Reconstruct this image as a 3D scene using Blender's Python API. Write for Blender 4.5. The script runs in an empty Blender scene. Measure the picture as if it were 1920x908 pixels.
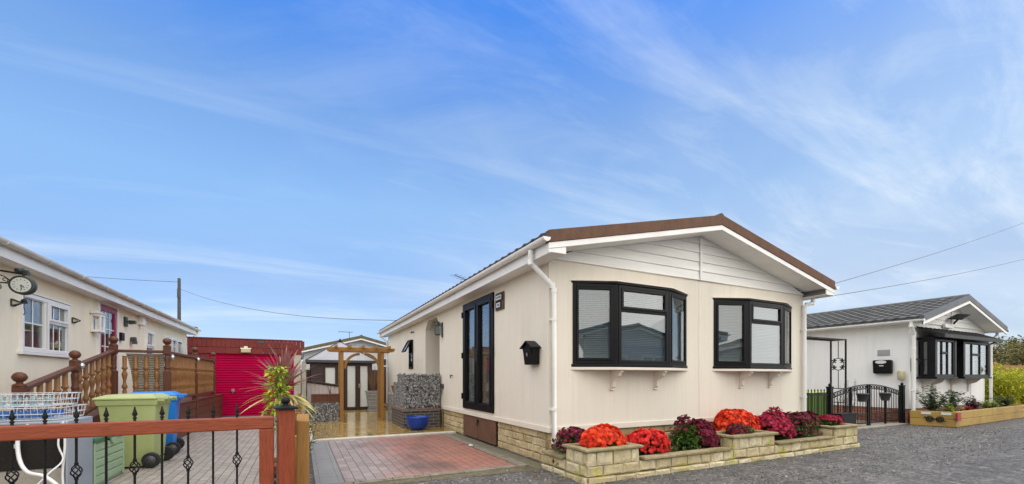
import bpy, math, random
import numpy as np
from mathutils import Vector, Matrix
random.seed(7); rng = np.random.default_rng(7)
S = bpy.context.scene; COL = S.collection
R = math.radians
# ------------------------------------------------------------------ mesh builder
class MB:
    def __init__(s):
        s.v = []; s.f = []; s.t = []; s.sm = []
    def face(s, pts, t=0.5, sm=False):
        n = len(s.v); s.v.extend([tuple(p) for p in pts])
        s.f.append(tuple(range(n, n+len(pts)))); s.t.append(t); s.sm.append(sm)
    def poly(s, verts, faces, t=0.5, sm=False):
        n = len(s.v); s.v.extend([tuple(p) for p in verts])
        for f in faces:
            s.f.append(tuple(i+n for i in f)); s.t.append(t); s.sm.append(sm)
    def hexa(s, c, t=0.5):   # 8 corners: bottom ring then top ring
        s.poly(c, [(3,2,1,0),(4,5,6,7),(0,1,5,4),(1,2,6,5),(2,3,7,6),(3,0,4,7)], t)
    def box(s, x0, x1, y0, y1, z0, z1, t=0.5, jit=0):
        c = [(x0,y0,z0),(x1,y0,z0),(x1,y1,z0),(x0,y1,z0),(x0,y0,z1),(x1,y0,z1),(x1,y1,z1),(x0,y1,z1)]
        if jit: c = [tuple(a+random.uniform(-jit,jit) for a in p) for p in c]
        s.hexa(c, t)
    def lbox(s, B, u0, u1, n0, n1, z0, z1, t=0.5):   # B = (origin, u, n); z up
        o, u, n = B
        P = lambda a,b,c: o+u*a+n*b+Vector((0,0,c))
        s.hexa([P(u0,n0,z0),P(u1,n0,z0),P(u1,n1,z0),P(u0,n1,z0),P(u0,n0,z1),P(u1,n0,z1),P(u1,n1,z1),P(u0,n1,z1)], t)
    def bar(s, p, q, w, h, up=(0,0,1), t=0.5):
        p = Vector(p); q = Vector(q); d = (q-p).normalized(); up = Vector(up)
        a = d.cross(up)
        if a.length < 1e-4: a = d.cross(Vector((1,0,0)))
        a.normalize(); b = a.cross(d).normalized(); a *= w/2; b *= h/2
        s.hexa([p-a-b,p+a-b,p+a+b,p-a+b,q-a-b,q+a-b,q+a+b,q-a+b], t)
    def tube(s, path, r, n=8, t=0.5, caps=True):
        path = [Vector(p) for p in path]; N = len(path)
        rr = r if isinstance(r,(list,tuple)) else [r]*N
        vs = []; up = Vector((0,0,1)); prev = None
        for i,p in enumerate(path):
            d = (path[min(i+1,N-1)]-path[max(i-1,0)]).normalized()
            if prev is None:
                a = d.cross(up)
                if a.length < 1e-3: a = d.cross(Vector((1,0,0)))
            else: a = prev - d*prev.dot(d)
            a.normalize(); prev = a; b = d.cross(a)
            for k in range(n):
                th = 2*math.pi*k/n
                vs.append(p+(a*math.cos(th)+b*math.sin(th))*rr[i])
        fs = []
        for i in range(N-1):
            for k in range(n):
                k2 = (k+1)%n
                fs.append((i*n+k,i*n+k2,(i+1)*n+k2,(i+1)*n+k))
        s.poly(vs, fs, t, True)
        if caps:
            s.face([vs[k] for k in range(n-1,-1,-1)], t); s.face([vs[(N-1)*n+k] for k in range(n)], t)
    def lathe(s, prof, c, n=16, t=0.5, M=None, sm=True, sq=False):
        vs = []; c = Vector(c)
        for r,z in prof:
            for k in range(n):
                th = 2*math.pi*(k+(0.5 if sq else 0))/n
                p = Vector((r*math.cos(th), r*math.sin(th), z))
                if M: p = M@p
                vs.append(c+p)
        fs = [(i*n+k,i*n+(k+1)%n,(i+1)*n+(k+1)%n,(i+1)*n+k) for i in range(len(prof)-1) for k in range(n)]
        s.poly(vs, fs, t, sm)
        s.face([vs[k] for k in range(n-1,-1,-1)], t); s.face(vs[-n:], t)
    def prism(s, pts, ext, t=0.5):   # 3D polygon extruded by vector
        e = Vector(ext); pts = [Vector(p) for p in pts]; n = len(pts)
        s.poly(pts+[p+e for p in pts], [tuple(range(n-1,-1,-1)), tuple(range(n,2*n))]+[(i,(i+1)%n,(i+1)%n+n,i+n) for i in range(n)], t)
    def holes(s, axis, c0, c1, u0, u1, z0, z1, holes, t=0.5):
        us = sorted({u0,u1}|{h[0] for h in holes}|{h[1] for h in holes})
        zs = sorted({z0,z1}|{h[2] for h in holes}|{h[3] for h in holes})
        P = (lambda c,u,z: (c,u,z)) if axis=='x' else (lambda c,u,z: (u,c,z))
        inh = lambda u,z: any(h[0]<u<h[1] and h[2]<z<h[3] for h in holes)
        solid = {}
        for i in range(len(us)-1):
            for j in range(len(zs)-1):
                solid[i,j] = not inh((us[i]+us[i+1])/2,(zs[j]+zs[j+1])/2)
        for (i,j),ok in solid.items():
            if not ok: continue
            a,b,c,d = us[i],us[i+1],zs[j],zs[j+1]
            for cc in (c0,c1): s.face([P(cc,a,c),P(cc,b,c),P(cc,b,d),P(cc,a,d)], t)
            for di,dj,(e1,e2) in ((-1,0,((a,c),(a,d))),(1,0,((b,c),(b,d))),(0,-1,((a,c),(b,c))),(0,1,((a,d),(b,d)))):
                if not solid.get((i+di,j+dj), False):
                    s.face([P(c0,*e1),P(c0,*e2),P(c1,*e2),P(c1,*e1)], t)
    def build(s, name, mat, parent=None, bevel=0, seg=2, fix=True):
        me = bpy.data.meshes.new(name)
        off = WL[parent] if parent is not None else Vector((0,0,0))
        V = np.array(s.v, dtype=np.float64)-np.array(off)
        me.from_pydata([tuple(x) for x in V], [], s.f)
        a = me.attributes.new('tint','FLOAT','FACE'); a.data.foreach_set('value', np.array(s.t,dtype=np.float32))
        me.polygons.foreach_set('use_smooth', np.array(s.sm,dtype=bool))
        me.materials.append(mat)
        if fix and len(s.f) < 20000:
            import bmesh
            bm = bmesh.new(); bm.from_mesh(me); bmesh.ops.recalc_face_normals(bm, faces=bm.faces); bm.to_mesh(me); bm.free()
        me.update()
        o = bpy.data.objects.new(name, me); COL.objects.link(o)
        if parent is not None:
            o.parent = parent
        WL[o] = off
        if bevel:
            m = o.modifiers.new('bevel','BEVEL'); m.width = bevel; m.segments = seg; m.limit_method = 'ANGLE'; m.angle_limit = R(40)
        return o
WL = {}
def tag(o, label, cat, group=None, kind=None):
    o['label'] = label; o['category'] = cat
    if group: o['group'] = group
    if kind: o['kind'] = kind
    return o
def thing(name, label, cat, loc=(0,0,0), group=None):
    o = bpy.data.objects.new(name, None); COL.objects.link(o); o.location = loc; WL[o] = Vector(loc)
    o.empty_display_size = .1
    return tag(o, label, cat, group)
def one(mb, name, mat, label, cat, loc, group=None, bevel=0, seg=2):   # a thing that is one mesh, its origin at its base
    a = bpy.data.objects.new('tmp', None); WL[a] = Vector(loc)
    o = mb.build(name, mat, a, bevel, seg); o.parent = None; o.location = loc
    del WL[a]; bpy.data.objects.remove(a)
    WL[o] = Vector(loc)
    return tag(o, label, cat, group)
def struct(mb, name, mat, bevel=0):
    o = mb.build(name, mat, None, bevel); o['kind'] = 'structure'; return o
def inst(o, parent, d=(0,0,0), rotz=0):
    c = o.copy(); COL.objects.link(c); c.parent = parent
    c.location = Vector(o.location)+Vector(d); WL[c] = WL[parent]
    if rotz: c.rotation_euler = (0,0,rotz)
    for ch in list(o.children):
        e = ch.copy(); COL.objects.link(e); e.parent = c; WL[e] = WL[parent]
    return c
def dup(root, loc, label, rotz=None, scale=None):
    r = root.copy(); COL.objects.link(r); r.location = loc; r['label'] = label; WL[r] = Vector(loc)
    if rotz is not None: r.rotation_euler = (0,0,rotz)
    if scale: r.scale = (scale,)*3
    for ch in list(root.children):
        c = ch.copy(); COL.objects.link(c); c.parent = r; WL[c] = Vector(loc)
        for g in list(ch.children):
            d = g.copy(); COL.objects.link(d); d.parent = c; WL[d] = Vector(loc)
    return r
# ------------------------------------------------------------------ materials
def srgb(r,g,b):
    f = lambda c: (c/255/12.92 if c/255 <= .04045 else ((c/255+.055)/1.055)**2.4)
    return (f(r),f(g),f(b))
def smooth_path(P, k=6):
    P=[Vector(p) for p in P]; out=[]
    for i in range(len(P)-1):
        a,b,c,d=P[max(i-1,0)],P[i],P[i+1],P[min(i+2,len(P)-1)]
        for j in range(k):
            t=j/k; out.append(.5*((2*b)+(c-a)*t+(2*a-5*b+4*c-d)*t*t+(3*b-a-3*c+d)*t**3))
    return out+[P[-1]]
class NT:
    def __init__(s, name):
        s.m = bpy.data.materials.new(name); s.m.use_nodes = True
        s.t = s.m.node_tree; s.t.nodes.clear(); s.out = s.n('ShaderNodeOutputMaterial')
    def n(s, ty, **k):
        x = s.t.nodes.new(ty)
        for a,b in k.items(): setattr(x,a,b)
        return x
    def l(s, a, b): s.t.links.new(a,b)
    def pos(s, scale=(1,1,1)):
        g = s.n('ShaderNodeNewGeometry'); mp = s.n('ShaderNodeMapping'); mp.inputs['Scale'].default_value = scale
        s.l(g.outputs['Position'], mp.inputs['Vector']); return mp.outputs[0]
    def noise(s, vec, scale, detail=4, rough=.55, dist=0):
        x = s.n('ShaderNodeTexNoise'); x.inputs['Scale'].default_value = scale; x.inputs['Detail'].default_value = detail
        x.inputs['Roughness'].default_value = rough; x.inputs['Distortion'].default_value = dist
        s.l(vec, x.inputs['Vector']); return x.outputs['Fac']
    def ramp(s, fac, stops):
        r = s.n('ShaderNodeValToRGB'); el = r.color_ramp.elements
        while len(el) < len(stops): el.new(.5)
        for e,(p,c) in zip(el, stops):
            e.position = p; e.color = (*c,1) if len(c)==3 else c
        s.l(fac, r.inputs[0]); return r.outputs[0]
    def mix(s, f, a, b, mode='MIX'):
        x = s.n('ShaderNodeMix', data_type='RGBA', blend_type=mode)
        for k,v in ((0,f),(6,a),(7,b)):
            if hasattr(v,'links'): s.l(v, x.inputs[k])
            elif k == 0: x.inputs[0].default_value = v
            else: x.inputs[k].default_value = (*v,1)
        return x.outputs[2]
    def math(s, op, a, b=0, c=None):
        x = s.n('ShaderNodeMath', operation=op)
        for k,v in enumerate((a,b,c)):
            if v is None: continue
            if hasattr(v,'links'): s.l(v, x.inputs[k])
            else: x.inputs[k].default_value = v
        return x.outputs[0]
    def bump(s, h, strength, dist=.01, nrm=None):
        b = s.n('ShaderNodeBump'); b.inputs['Strength'].default_value = strength; b.inputs['Distance'].default_value = dist
        s.l(h, b.inputs['Height'])
        if nrm is not None: s.l(nrm, b.inputs['Normal'])
        return b.outputs[0]
    def tint(s):
        a = s.n('ShaderNodeAttribute'); a.attribute_name = 'tint'; return a.outputs['Fac']
    def bsdf(s, col, rough=.6, nrm=None, metal=0, spec=.5, coat=0, sub=None):
        p = s.n('ShaderNodeBsdfPrincipled')
        for k,v in (('Base Color',col),('Roughness',rough),('Metallic',metal),('Specular IOR Level',spec),('Coat Weight',coat)):
            if hasattr(v,'links'): s.l(v, p.inputs[k])
            else: p.inputs[k].default_value = (*v,1) if isinstance(v,tuple) else v
        if nrm is not None: s.l(nrm, p.inputs['Normal'])
        s.l(p.outputs[0], s.out.inputs[0]); return p
def lerp(a,b,f): return tuple(x+(y-x)*f for x,y in zip(a,b))
def sc(c,k): return tuple(x*k for x in c)
def pm(name, c, var=.18, scale=3, rough=.55, bump=.0, bscale=60, vec=(1,1,1), metal=0, spec=.5, c2=None, coat=0, tint=0):
    N = NT(name); p = N.pos(vec)
    a = c; b = c2 if c2 else sc(c,1-var)
    f = N.noise(p, scale, 6, .62)
    col = N.mix(N.ramp(f, [(.32,(0,0,0)),(.7,(1,1,1))]), a, b)
    if tint:
        tt = N.tint(); col = N.mix(N.math('MULTIPLY', tt, tint), col, sc(c,.45))
    nr = None
    if bump: nr = N.bump(N.noise(p, bscale, 3), bump, .008)
    r = N.math('MULTIPLY_ADD', f, .22, rough-.1)
    N.bsdf(col, r, nr, metal, spec, coat); return N.m
def leafm(name, stops, rough=.5, trans=.25):
    N = NT(name); col = N.ramp(N.tint(), stops)
    p = N.bsdf(col, rough, None, 0, .4)
    tr = N.n('ShaderNodeBsdfTranslucent'); N.l(col, tr.inputs[0])
    ms = N.n('ShaderNodeMixShader'); ms.inputs[0].default_value = trans
    N.l(p.outputs[0], ms.inputs[1]); N.l(tr.outputs[0], ms.inputs[2]); N.l(ms.outputs[0], N.out.inputs[0]); return N.m
def ribwall(name, c, c2):      # vertically scored textured coating
    N = NT(name); p = N.pos((1,1,1))
    p2 = N.pos((24,24,.9)); s1 = N.noise(p2, 1.0, 4, .7)
    f = N.noise(p, .7, 5, .6); ps = N.pos((3.2,3.2,.35)); st = N.noise(ps, 1.3, 5, .65)
    col = N.mix(N.ramp(f, [(.3,(0,0,0)),(.75,(1,1,1))]), c, c2)
    col = N.mix(N.ramp(st, [(.52,(0,0,0)),(.85,(.5,.5,.5))]), col, sc(c2,.80))
    col = N.mix(N.ramp(s1, [(.40,(.07,.07,.07)),(.56,(0,0,0))]), col, sc(c2,.62))
    gr = N.noise(p, 34, 3, .7); col = N.mix(N.ramp(gr, [(.55,(0,0,0)),(.8,(.10,.10,.10))]), col, sc(c2,.5))
    nr = N.bump(s1, .42, .006)
    N.bsdf(col, .75, nr, 0, .3); return N.m
def glassm(name, base, tintc=(.82,.9,.9)):
    N = NT(name)
    tr = N.n('ShaderNodeBsdfTransparent'); tr.inputs[0].default_value = (*tintc,1)
    gl = N.n('ShaderNodeBsdfGlossy'); gl.inputs['Roughness'].default_value = .015; gl.inputs[0].default_value = (.95,.97,1,1)
    g = N.pos((1,1,1)); nr = N.bump(N.noise(g, 1.3, 2), .06, .02); N.l(nr, gl.inputs['Normal'])
    gg = N.n('ShaderNodeNewGeometry'); dt = N.n('ShaderNodeVectorMath', operation='DOT_PRODUCT'); N.l(gg.outputs['Incoming'], dt.inputs[0]); N.l(gg.outputs['Normal'], dt.inputs[1])
    c1 = N.math('SUBTRACT', 1.0, N.math('ABSOLUTE', dt.outputs['Value']))
    fac = N.math('MULTIPLY_ADD', N.math('POWER', c1, 4.0), .8, base)
    fac = N.math('MINIMUM', fac, 1.0)
    ms = N.n('ShaderNodeMixShader'); N.l(fac, ms.inputs[0]); N.l(tr.outputs[0], ms.inputs[1]); N.l(gl.outputs[0], ms.inputs[2])
    N.l(ms.outputs[0], N.out.inputs[0]); return N.m
def stonem(name, stops, rough=.85, moss=None, bscale=45, bstr=.9, spec=.3, patch=.25):
    N = NT(name); p = N.pos()
    col = N.ramp(N.tint(), stops)
    f = N.noise(p, 9, 6, .7)
    col = N.mix(N.ramp(f, [(.35,(0,0,0)),(.75,(patch*2,)*3)]), col, sc(stops[len(stops)//2][1], .45))
    sp = N.noise(p, 55, 3, .6)
    col = N.mix(N.ramp(sp, [(.55,(0,0,0)),(.72,(.3,.3,.3))]), col, sc(stops[-1][1],1.15))
    if moss:
        m = N.noise(p, 3.1, 5, .7)
        col = N.mix(N.ramp(m, [(.52,(0,0,0)),(.68,(.75,.75,.75))]), col, moss)
    nr = N.bump(N.noise(p, bscale, 5, .7), bstr, .012)
    N.bsdf(col, rough, nr, 0, spec); return N.m
def woodm(name, c, c2, vec=(1,1,1), rough=.65, gs=9, stain=.45):      # grain stretched along the axis with the small vec entry
    N = NT(name); p = N.pos(vec); f = N.noise(p, gs, 6, .65, .6)
    col = N.mix(N.ramp(f, [(.3,(0,0,0)),(.7,(1,1,1))]), c, c2)
    b = N.noise(N.pos(), 1.1, 4); col = N.mix(N.ramp(b, [(.45,(0,0,0)),(.8,(stain,)*3)]), col, sc(c2,.6))
    tt = N.tint(); col = N.mix(N.math('MULTIPLY', N.math('SUBTRACT', tt, .5), .5), col, sc(c2,.5))
    nr = N.bump(f, .35, .006); N.bsdf(col, rough, nr, 0, .35); return N.m

M = {}
M['cream'] = ribwall('cream_coating', (.745,.705,.62), (.69,.645,.55))
M['yellow_cream'] = ribwall('yellow_cream_coating', (.86,.79,.635), (.80,.72,.56))
M['grey_white'] = ribwall('grey_white_coating', (.79,.79,.775), (.74,.74,.725))
M['back_wall'] = ribwall('pale_grey_coating', (.58,.60,.62), (.52,.54,.55))
M['inside'] = pm('inside_plaster', (.35,.33,.30))
M['white'] = pm('white_upvc', (.80,.80,.79), .07, 2, .35, c2=(.70,.70,.68))
M['board'] = pm('white_cladding', (.84,.84,.82), .1, 1.5, .5, vec=(.6,1,5), c2=(.72,.72,.69))
M['cream_trim'] = pm('cream_trim', (.76,.70,.61), .1, 2, .5)
M['black'] = pm('black_frame', (.006,.0065,.008), .2, 2, .36, c2=(.009,.0095,.011), spec=.16)
M['black_iron'] = pm('black_iron', (.006,.0065,.007), .3, 8, .45, .2, 80, metal=.0, c2=(.012,.012,.012), spec=.2)
M['grey_gutter'] = pm('weathered_gutter', (.66,.65,.62), .2, 3, .4, c2=(.50,.49,.46))
M['blind'] = pm('blind_slats', (.50,.50,.49), .03, 2, .55)
M['glass'] = glassm('window_glass', .115, (.66,.71,.72))
M['glass_dim'] = glassm('frosted_bright_glass', .05)
M['brown_verge'] = pm('brown_verge', (.090,.042,.024), .4, 14, .8, .7, 40, vec=(1,1,.4), c2=(.145,.075,.042))
M['brown_tile'] = pm('brown_tile', (.075,.055,.045), .4, 6, .7, .5, 60, c2=(.04,.03,.027))
M['grey_tile'] = pm('grey_tile', (.125,.13,.125), .4, 7, .55, .5, 60, c2=(.06,.064,.064), tint=1.0)
M['dark_soffit'] = pm('stained_verge', (.16,.17,.15), .4, 6, .7)
M['mossy_roof'] = pm('mossy_felt_roof', (.13,.125,.07), .4, 6, .9, .5, 40, c2=(.10,.08,.05))
M['skirt_stone'] = stonem('skirting_stone', [(0,(.13,.10,.06)),(.15,(.52,.40,.22)),(.6,(.63,.50,.29)),(1,(.70,.60,.40))], moss=(.32,.26,.11), bscale=26, patch=.42, bstr=1.2)
M['planter_stone'] = stonem('planter_stone', [(0,(.11,.09,.05)),(.15,(.52,.43,.25)),(.6,(.64,.55,.34)),(1,(.74,.66,.46))], moss=(.40,.37,.06), bscale=24, patch=.42, bstr=1.2)
M['coping'] = stonem('mossy_coping', [(0,(.27,.225,.12)),(1,(.37,.31,.18))], moss=(.12,.10,.035), bscale=30, patch=.4)
M['soil'] = pm('soil', (.045,.03,.02), .5, 14, .95, 1, 50, c2=(.10,.075,.045))
M['rust_brown'] = pm('brown_hatch_paint', (.105,.050,.030), .4, 6, .5, .3, 50, c2=(.17,.085,.05))
M['mahogany'] = woodm('mahogany_stain', (.145,.052,.024), (.075,.024,.012), (9,9,1.2), .5)
M['mahogany_h'] = woodm('mahogany_stain_flat', (.145,.060,.034), (.08,.032,.02), (1.2,9,9), .5)
M['walnut'] = woodm('walnut_baluster', (.30,.145,.048), (.18,.078,.025), (9,9,1.2), .5)
M['redwood_h'] = woodm('red_stain_rail', (.31,.070,.026), (.18,.036,.015), (1.5,14,14), .42)
M['redwood_v'] = woodm('red_stain_post', (.30,.064,.025), (.17,.034,.014), (14,14,1.5), .42)
M['redfascia'] = woodm('red_stain_boards', (.22,.030,.026), (.12,.018,.016), (8,8,1.0), .6)
M['tanwood'] = woodm('tan_softwood', (.35,.185,.050), (.22,.105,.028), (10,10,.9), .7)
M['tanwood_h'] = woodm('tan_softwood_flat', (.34,.18,.05), (.22,.105,.028), (.9,10,10), .7)
M['sleeper'] = woodm('wet_sleeper', (.50,.34,.085), (.27,.165,.04), (.9,9,9), .6, 7, .95)
M['darkfence'] = woodm('dark_fence', (.13,.07,.045), (.07,.037,.025), (8,8,1), .75)
M['shedwood'] = woodm('dark_brown_shed', (.060,.033,.030), (.035,.02,.018), (1,8,8), .5)
M['magenta'] = pm('magenta_paint', (.44,.001,.056), .1, 2, .55, c2=(.38,.001,.046), spec=.05)
M['magenta_door'] = pm('magenta_door_paint', (.30,.012,.07), .1, 2, .4)
M['pebbledash'] = stonem('pebbledash', [(0,(.45,.40,.32)),(1,(.55,.5,.42))], bscale=60, bstr=1.0)
M['concrete'] = pm('concrete', (.36,.34,.30), .3, 6, .85, .6, 70, c2=(.25,.24,.20))
M['whitestone'] = stonem('white_pebbles', [(0,(.40,.38,.33)),(.5,(.58,.56,.5)),(1,(.72,.7,.66))], bscale=70)
M['gabion'] = stonem('gabion_rocks', [(0,(.04,.042,.046)),(.4,(.15,.155,.165)),(.75,(.34,.345,.35)),(1,(.64,.64,.63))], bscale=40, rough=.6, patch=.15)
M['gabion_core'] = pm('gabion_shadow_rock', (.06,.06,.065), .4, 20, .9, 1, 40)
M['wire'] = pm('galvanised_wire', (.35,.36,.37), .1, 5, .4, metal=.8)
M['blue_glaze'] = pm('blue_glaze', (.003,.028,.24), .2, 4, .22, c2=(.006,.05,.34), coat=.15, spec=.3)
M['green_bin'] = pm('green_bin_plastic', (.375,.43,.185), .1, 3, .45, .15, 90, c2=(.31,.36,.145))
M['blue_bin'] = pm('blue_bin_plastic', (.008,.20,.66), .22, 4, .42, .15, 90)
M['dark_green_bin'] = pm('dark_green_bin_plastic', (.09,.17,.035), .2, 3, .5)
M['rubber'] = pm('black_rubber', (.014,.014,.015), .2, 8, .75)
M['sage'] = pm('sage_plastic', (.32,.45,.29), .1, 3, .45, c2=(.26,.39,.25))
M['sage_dark'] = pm('dark_green_plastic', (.035,.16,.08), .1, 3, .4)
M['appliance'] = pm('grey_casing', (.33,.37,.42), .12, 2, .4, c2=(.26,.30,.35))
M['bitumen'] = stonem('bitumen_pad', [(0,(.012,.011,.011)),(1,(.02,.018,.017))], bscale=35, rough=.9, patch=.1)
M['rackwire'] = pm('coated_rack_wire', (.62,.66,.70), .1, 5, .35)
M['rackblue'] = pm('blue_rack_plastic', (.03,.16,.50), .1, 5, .45)
M['hose'] = pm('white_hose', (.72,.73,.74), .1, 5, .4)
M['lampyellow'] = pm('aged_lamp_cover', (.50,.47,.30), .2, 8, .4)
M['clockface'] = pm('clock_face', (.58,.60,.57), .05, 8, .4)
M['darkgrey'] = pm('dark_grey_plastic', (.055,.058,.065), .2, 4, .45)
M['greygreen_iron'] = pm('green_black_iron', (.03,.045,.038), .3, 8, .45)
M['silver'] = pm('bright_metal', (.7,.7,.7), .1, 6, .3, metal=.9)
M['canopy'] = pm('dark_canopy_felt', (.022,.023,.026), .3, 5, .6, .3, 60)
M['grey_wire'] = pm('grey_cable', (.16,.17,.19), .1, 5, .6)
M['slate_roof'] = pm('grey_shed_roof', (.30,.31,.34), .15, 3, .7, .2, 60)
M['pinkpanel'] = pm('pale_pink_panel', (.62,.55,.54), .08, 2, .6)
M['greypot'] = pm('grey_planter', (.30,.31,.32), .25, 6, .6)
M['terracotta'] = pm('terracotta', (.34,.14,.075), .3, 8, .8)
M['darkbrick'] = None
M['trunk'] = woodm('bark', (.12,.085,.055), (.06,.042,.03), (8,8,1), .9)
M['drystem'] = pm('dry_stem', (.20,.12,.07), .3, 8, .9)
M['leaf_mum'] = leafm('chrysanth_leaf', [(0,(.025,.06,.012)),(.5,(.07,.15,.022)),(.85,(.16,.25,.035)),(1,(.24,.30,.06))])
M['fl_orange'] = leafm('orange_petals', [(0,(.45,.020,.008)),(.5,(.86,.060,.014)),(1,(.98,.15,.03))], .6, .3)
M['fl_red'] = leafm('scarlet_petals', [(0,(.38,.010,.014)),(.5,(.78,.026,.024)),(1,(.92,.08,.05))], .6, .3)
M['fl_wine'] = leafm('wine_petals', [(0,(.07,.004,.016)),(.5,(.19,.008,.035)),(1,(.36,.03,.07))], .6, .3)
M['fl_crimson'] = leafm('crimson_petals', [(0,(.18,.005,.025)),(.5,(.42,.010,.055)),(1,(.60,.04,.11))], .6, .3)
M['cord'] = leafm('cordyline_leaf', [(0,(.20,.075,.08)),(.35,(.36,.17,.14)),(.6,(.36,.28,.10)),(.8,(.44,.44,.12)),(1,(.68,.56,.22))], .45, .2)
M['laurel'] = leafm('spotted_laurel_leaf', [(0,(.06,.15,.015)),(.45,(.19,.34,.02)),(.8,(.45,.50,.03)),(1,(.62,.55,.05))], .35, .25)
M['bamboo'] = leafm('bamboo_leaf', [(0,(.13,.17,.010)),(.5,(.40,.42,.025)),(1,(.66,.62,.05))], .5, .35)
M['leaf_dark'] = leafm('dark_leaf', [(0,(.018,.045,.015)),(.6,(.05,.10,.03)),(1,(.10,.16,.05))], .4, .2)
M['leaf_lime'] = leafm('lime_leaf', [(0,(.14,.22,.03)),(1,(.42,.50,.10))], .4, .3)
M['leaf_purple'] = leafm('purple_leaf', [(0,(.04,.012,.015)),(1,(.14,.04,.05))], .4, .2)
M['tree_leaf'] = leafm('autumn_tree_leaf', [(0,(.05,.055,.018)),(.5,(.12,.115,.03)),(.85,(.22,.17,.045)),(1,(.28,.15,.04))], .6, .2)
M['signboard'] = woodm('sign_oak', (.12,.075,.04), (.06,.035,.02), (8,8,1), .6)
M['yellowpatch'] = pm('yellow_panel', (.60,.50,.16), .1, 3, .6)
SKX,SKY=4.4,1.9; SATN=1.0; HUE=.5; CLOUD=(5.0,5.45,5.75); SKS=.07; SUNE=.6; SUNA=110; SUNEL=52; EXPO=1.42; FILL_BANK=(11.4,11.0,10.4)
# ------------------------------------------------------------------ windows
def window(parent, B, u0, u1, z0, z1, lay, fmat, fw=.055, depth=.07, blind=0, name='window', glaze='glass', bars=None, bt=.024, proud=.02, dark=.5):
    """lay: list of (u0,u1,z0,z1,sash) in 0..1 fractions of the opening; n points outwards, frame from -depth to proud."""
    f = MB(); W = u1-u0; H = z1-z0
    for a,b,c,d in ((u0,u0+fw,z0,z1),(u1-fw,u1,z0,z1),(u0+fw,u1-fw,z0,z0+fw),(u0+fw,u1-fw,z1-fw,z1)): f.lbox(B,a,b,-depth,proud,c,d)
    fr = None; gl = MB(); bl = MB()
    rects = []
    for L in lay:
        a,b,c,d,s = L
        a = u0+fw+(W-2*fw)*a; b = u0+fw+(W-2*fw)*b; c = z0+fw+(H-2*fw)*c; d = z0+fw+(H-2*fw)*d
        rects.append((a,b,c,d,s))
    for a,b,c,d,s in rects:
        m = fw*.36      # mullion halves
        ea,eb,ec,ed = [m if lim else 0 for lim in (a>u0+fw+1e-4, b<u1-fw-1e-4, c>z0+fw+1e-4, d<z1-fw-1e-4)]
        if ea: f.lbox(B,a,a+ea,-depth,proud-.004,c,d)
        if eb: f.lbox(B,b-eb,b,-depth,proud-.004,c,d)
        if ec: f.lbox(B,a+ea,b-eb,-depth,proud-.006,c,c+ec)
        if ed: f.lbox(B,a+ea,b-eb,-depth,proud-.006,d-ed,d)
        a+=ea; b-=eb; c+=ec; d-=ed
        w = fw*.75 if s else fw*.22
        q = proud+.010 if s else proud-.010
        f.lbox(B,a+.001,a+w,-depth+.01,q,c+.001,d-.001); f.lbox(B,b-w,b-.001,-depth+.01,q,c+.001,d-.001)
        f.lbox(B,a+w,b-w,-depth+.01,q-.001,c+.001,c+w); f.lbox(B,a+w,b-w,-depth+.01,q-.001,d-w,d-.001)
        a+=w; b-=w; c+=w; d-=w
        gl.lbox(B,a,b,-.012,-.006,c,d)
        if bars:
            nx,nz = bars(a,b,c,d)
            for i in range(1,nx): x=a+(b-a)*i/nx; f.lbox(B,x-.011,x+.011,-.005,.004,c,d)
            for i in range(1,nz): z=c+(d-c)*i/nz; f.lbox(B,a,b,-.005,.003,z-.011,z+.011)
        if blind:
            z = d-.006; bl.lbox(B,a+.004,b-.004,-.075,-.04,d-.03,d-.002)
            z -= .035
            while z > c+.012:
                o,u,n = B; ang = .98
                P = lambda uu,nn,zz: o+u*uu+n*nn+Vector((0,0,zz))
                hw = bt*.5
                bl.face([P(a+.006,-.058-hw*math.cos(ang),z+hw*math.sin(ang)),P(b-.006,-.058-hw*math.cos(ang),z+hw*math.sin(ang)),P(b-.006,-.058+hw*math.cos(ang),z-hw*math.sin(ang)),P(a+.006,-.058+hw*math.cos(ang),z-hw*math.sin(ang))])
                z -= bt*blind
            for t in (.2,.8):
                x = a+(b-a)*t; bl.lbox(B,x-.0025,x+.0025,-.039,-.037,c+.01,d-.03)
            bl.lbox(B,a+.006,b-.006,-.07,-.045,c+.004,c+.022)
    w = f.build(name, fmat, parent, .006)
    gl.build('pane', M[glaze], w)
    if blind: bl.build('blind', M['blind'], w)
    return w
X_ = Vector((1,0,0)); Y_ = Vector((0,1,0))
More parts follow.
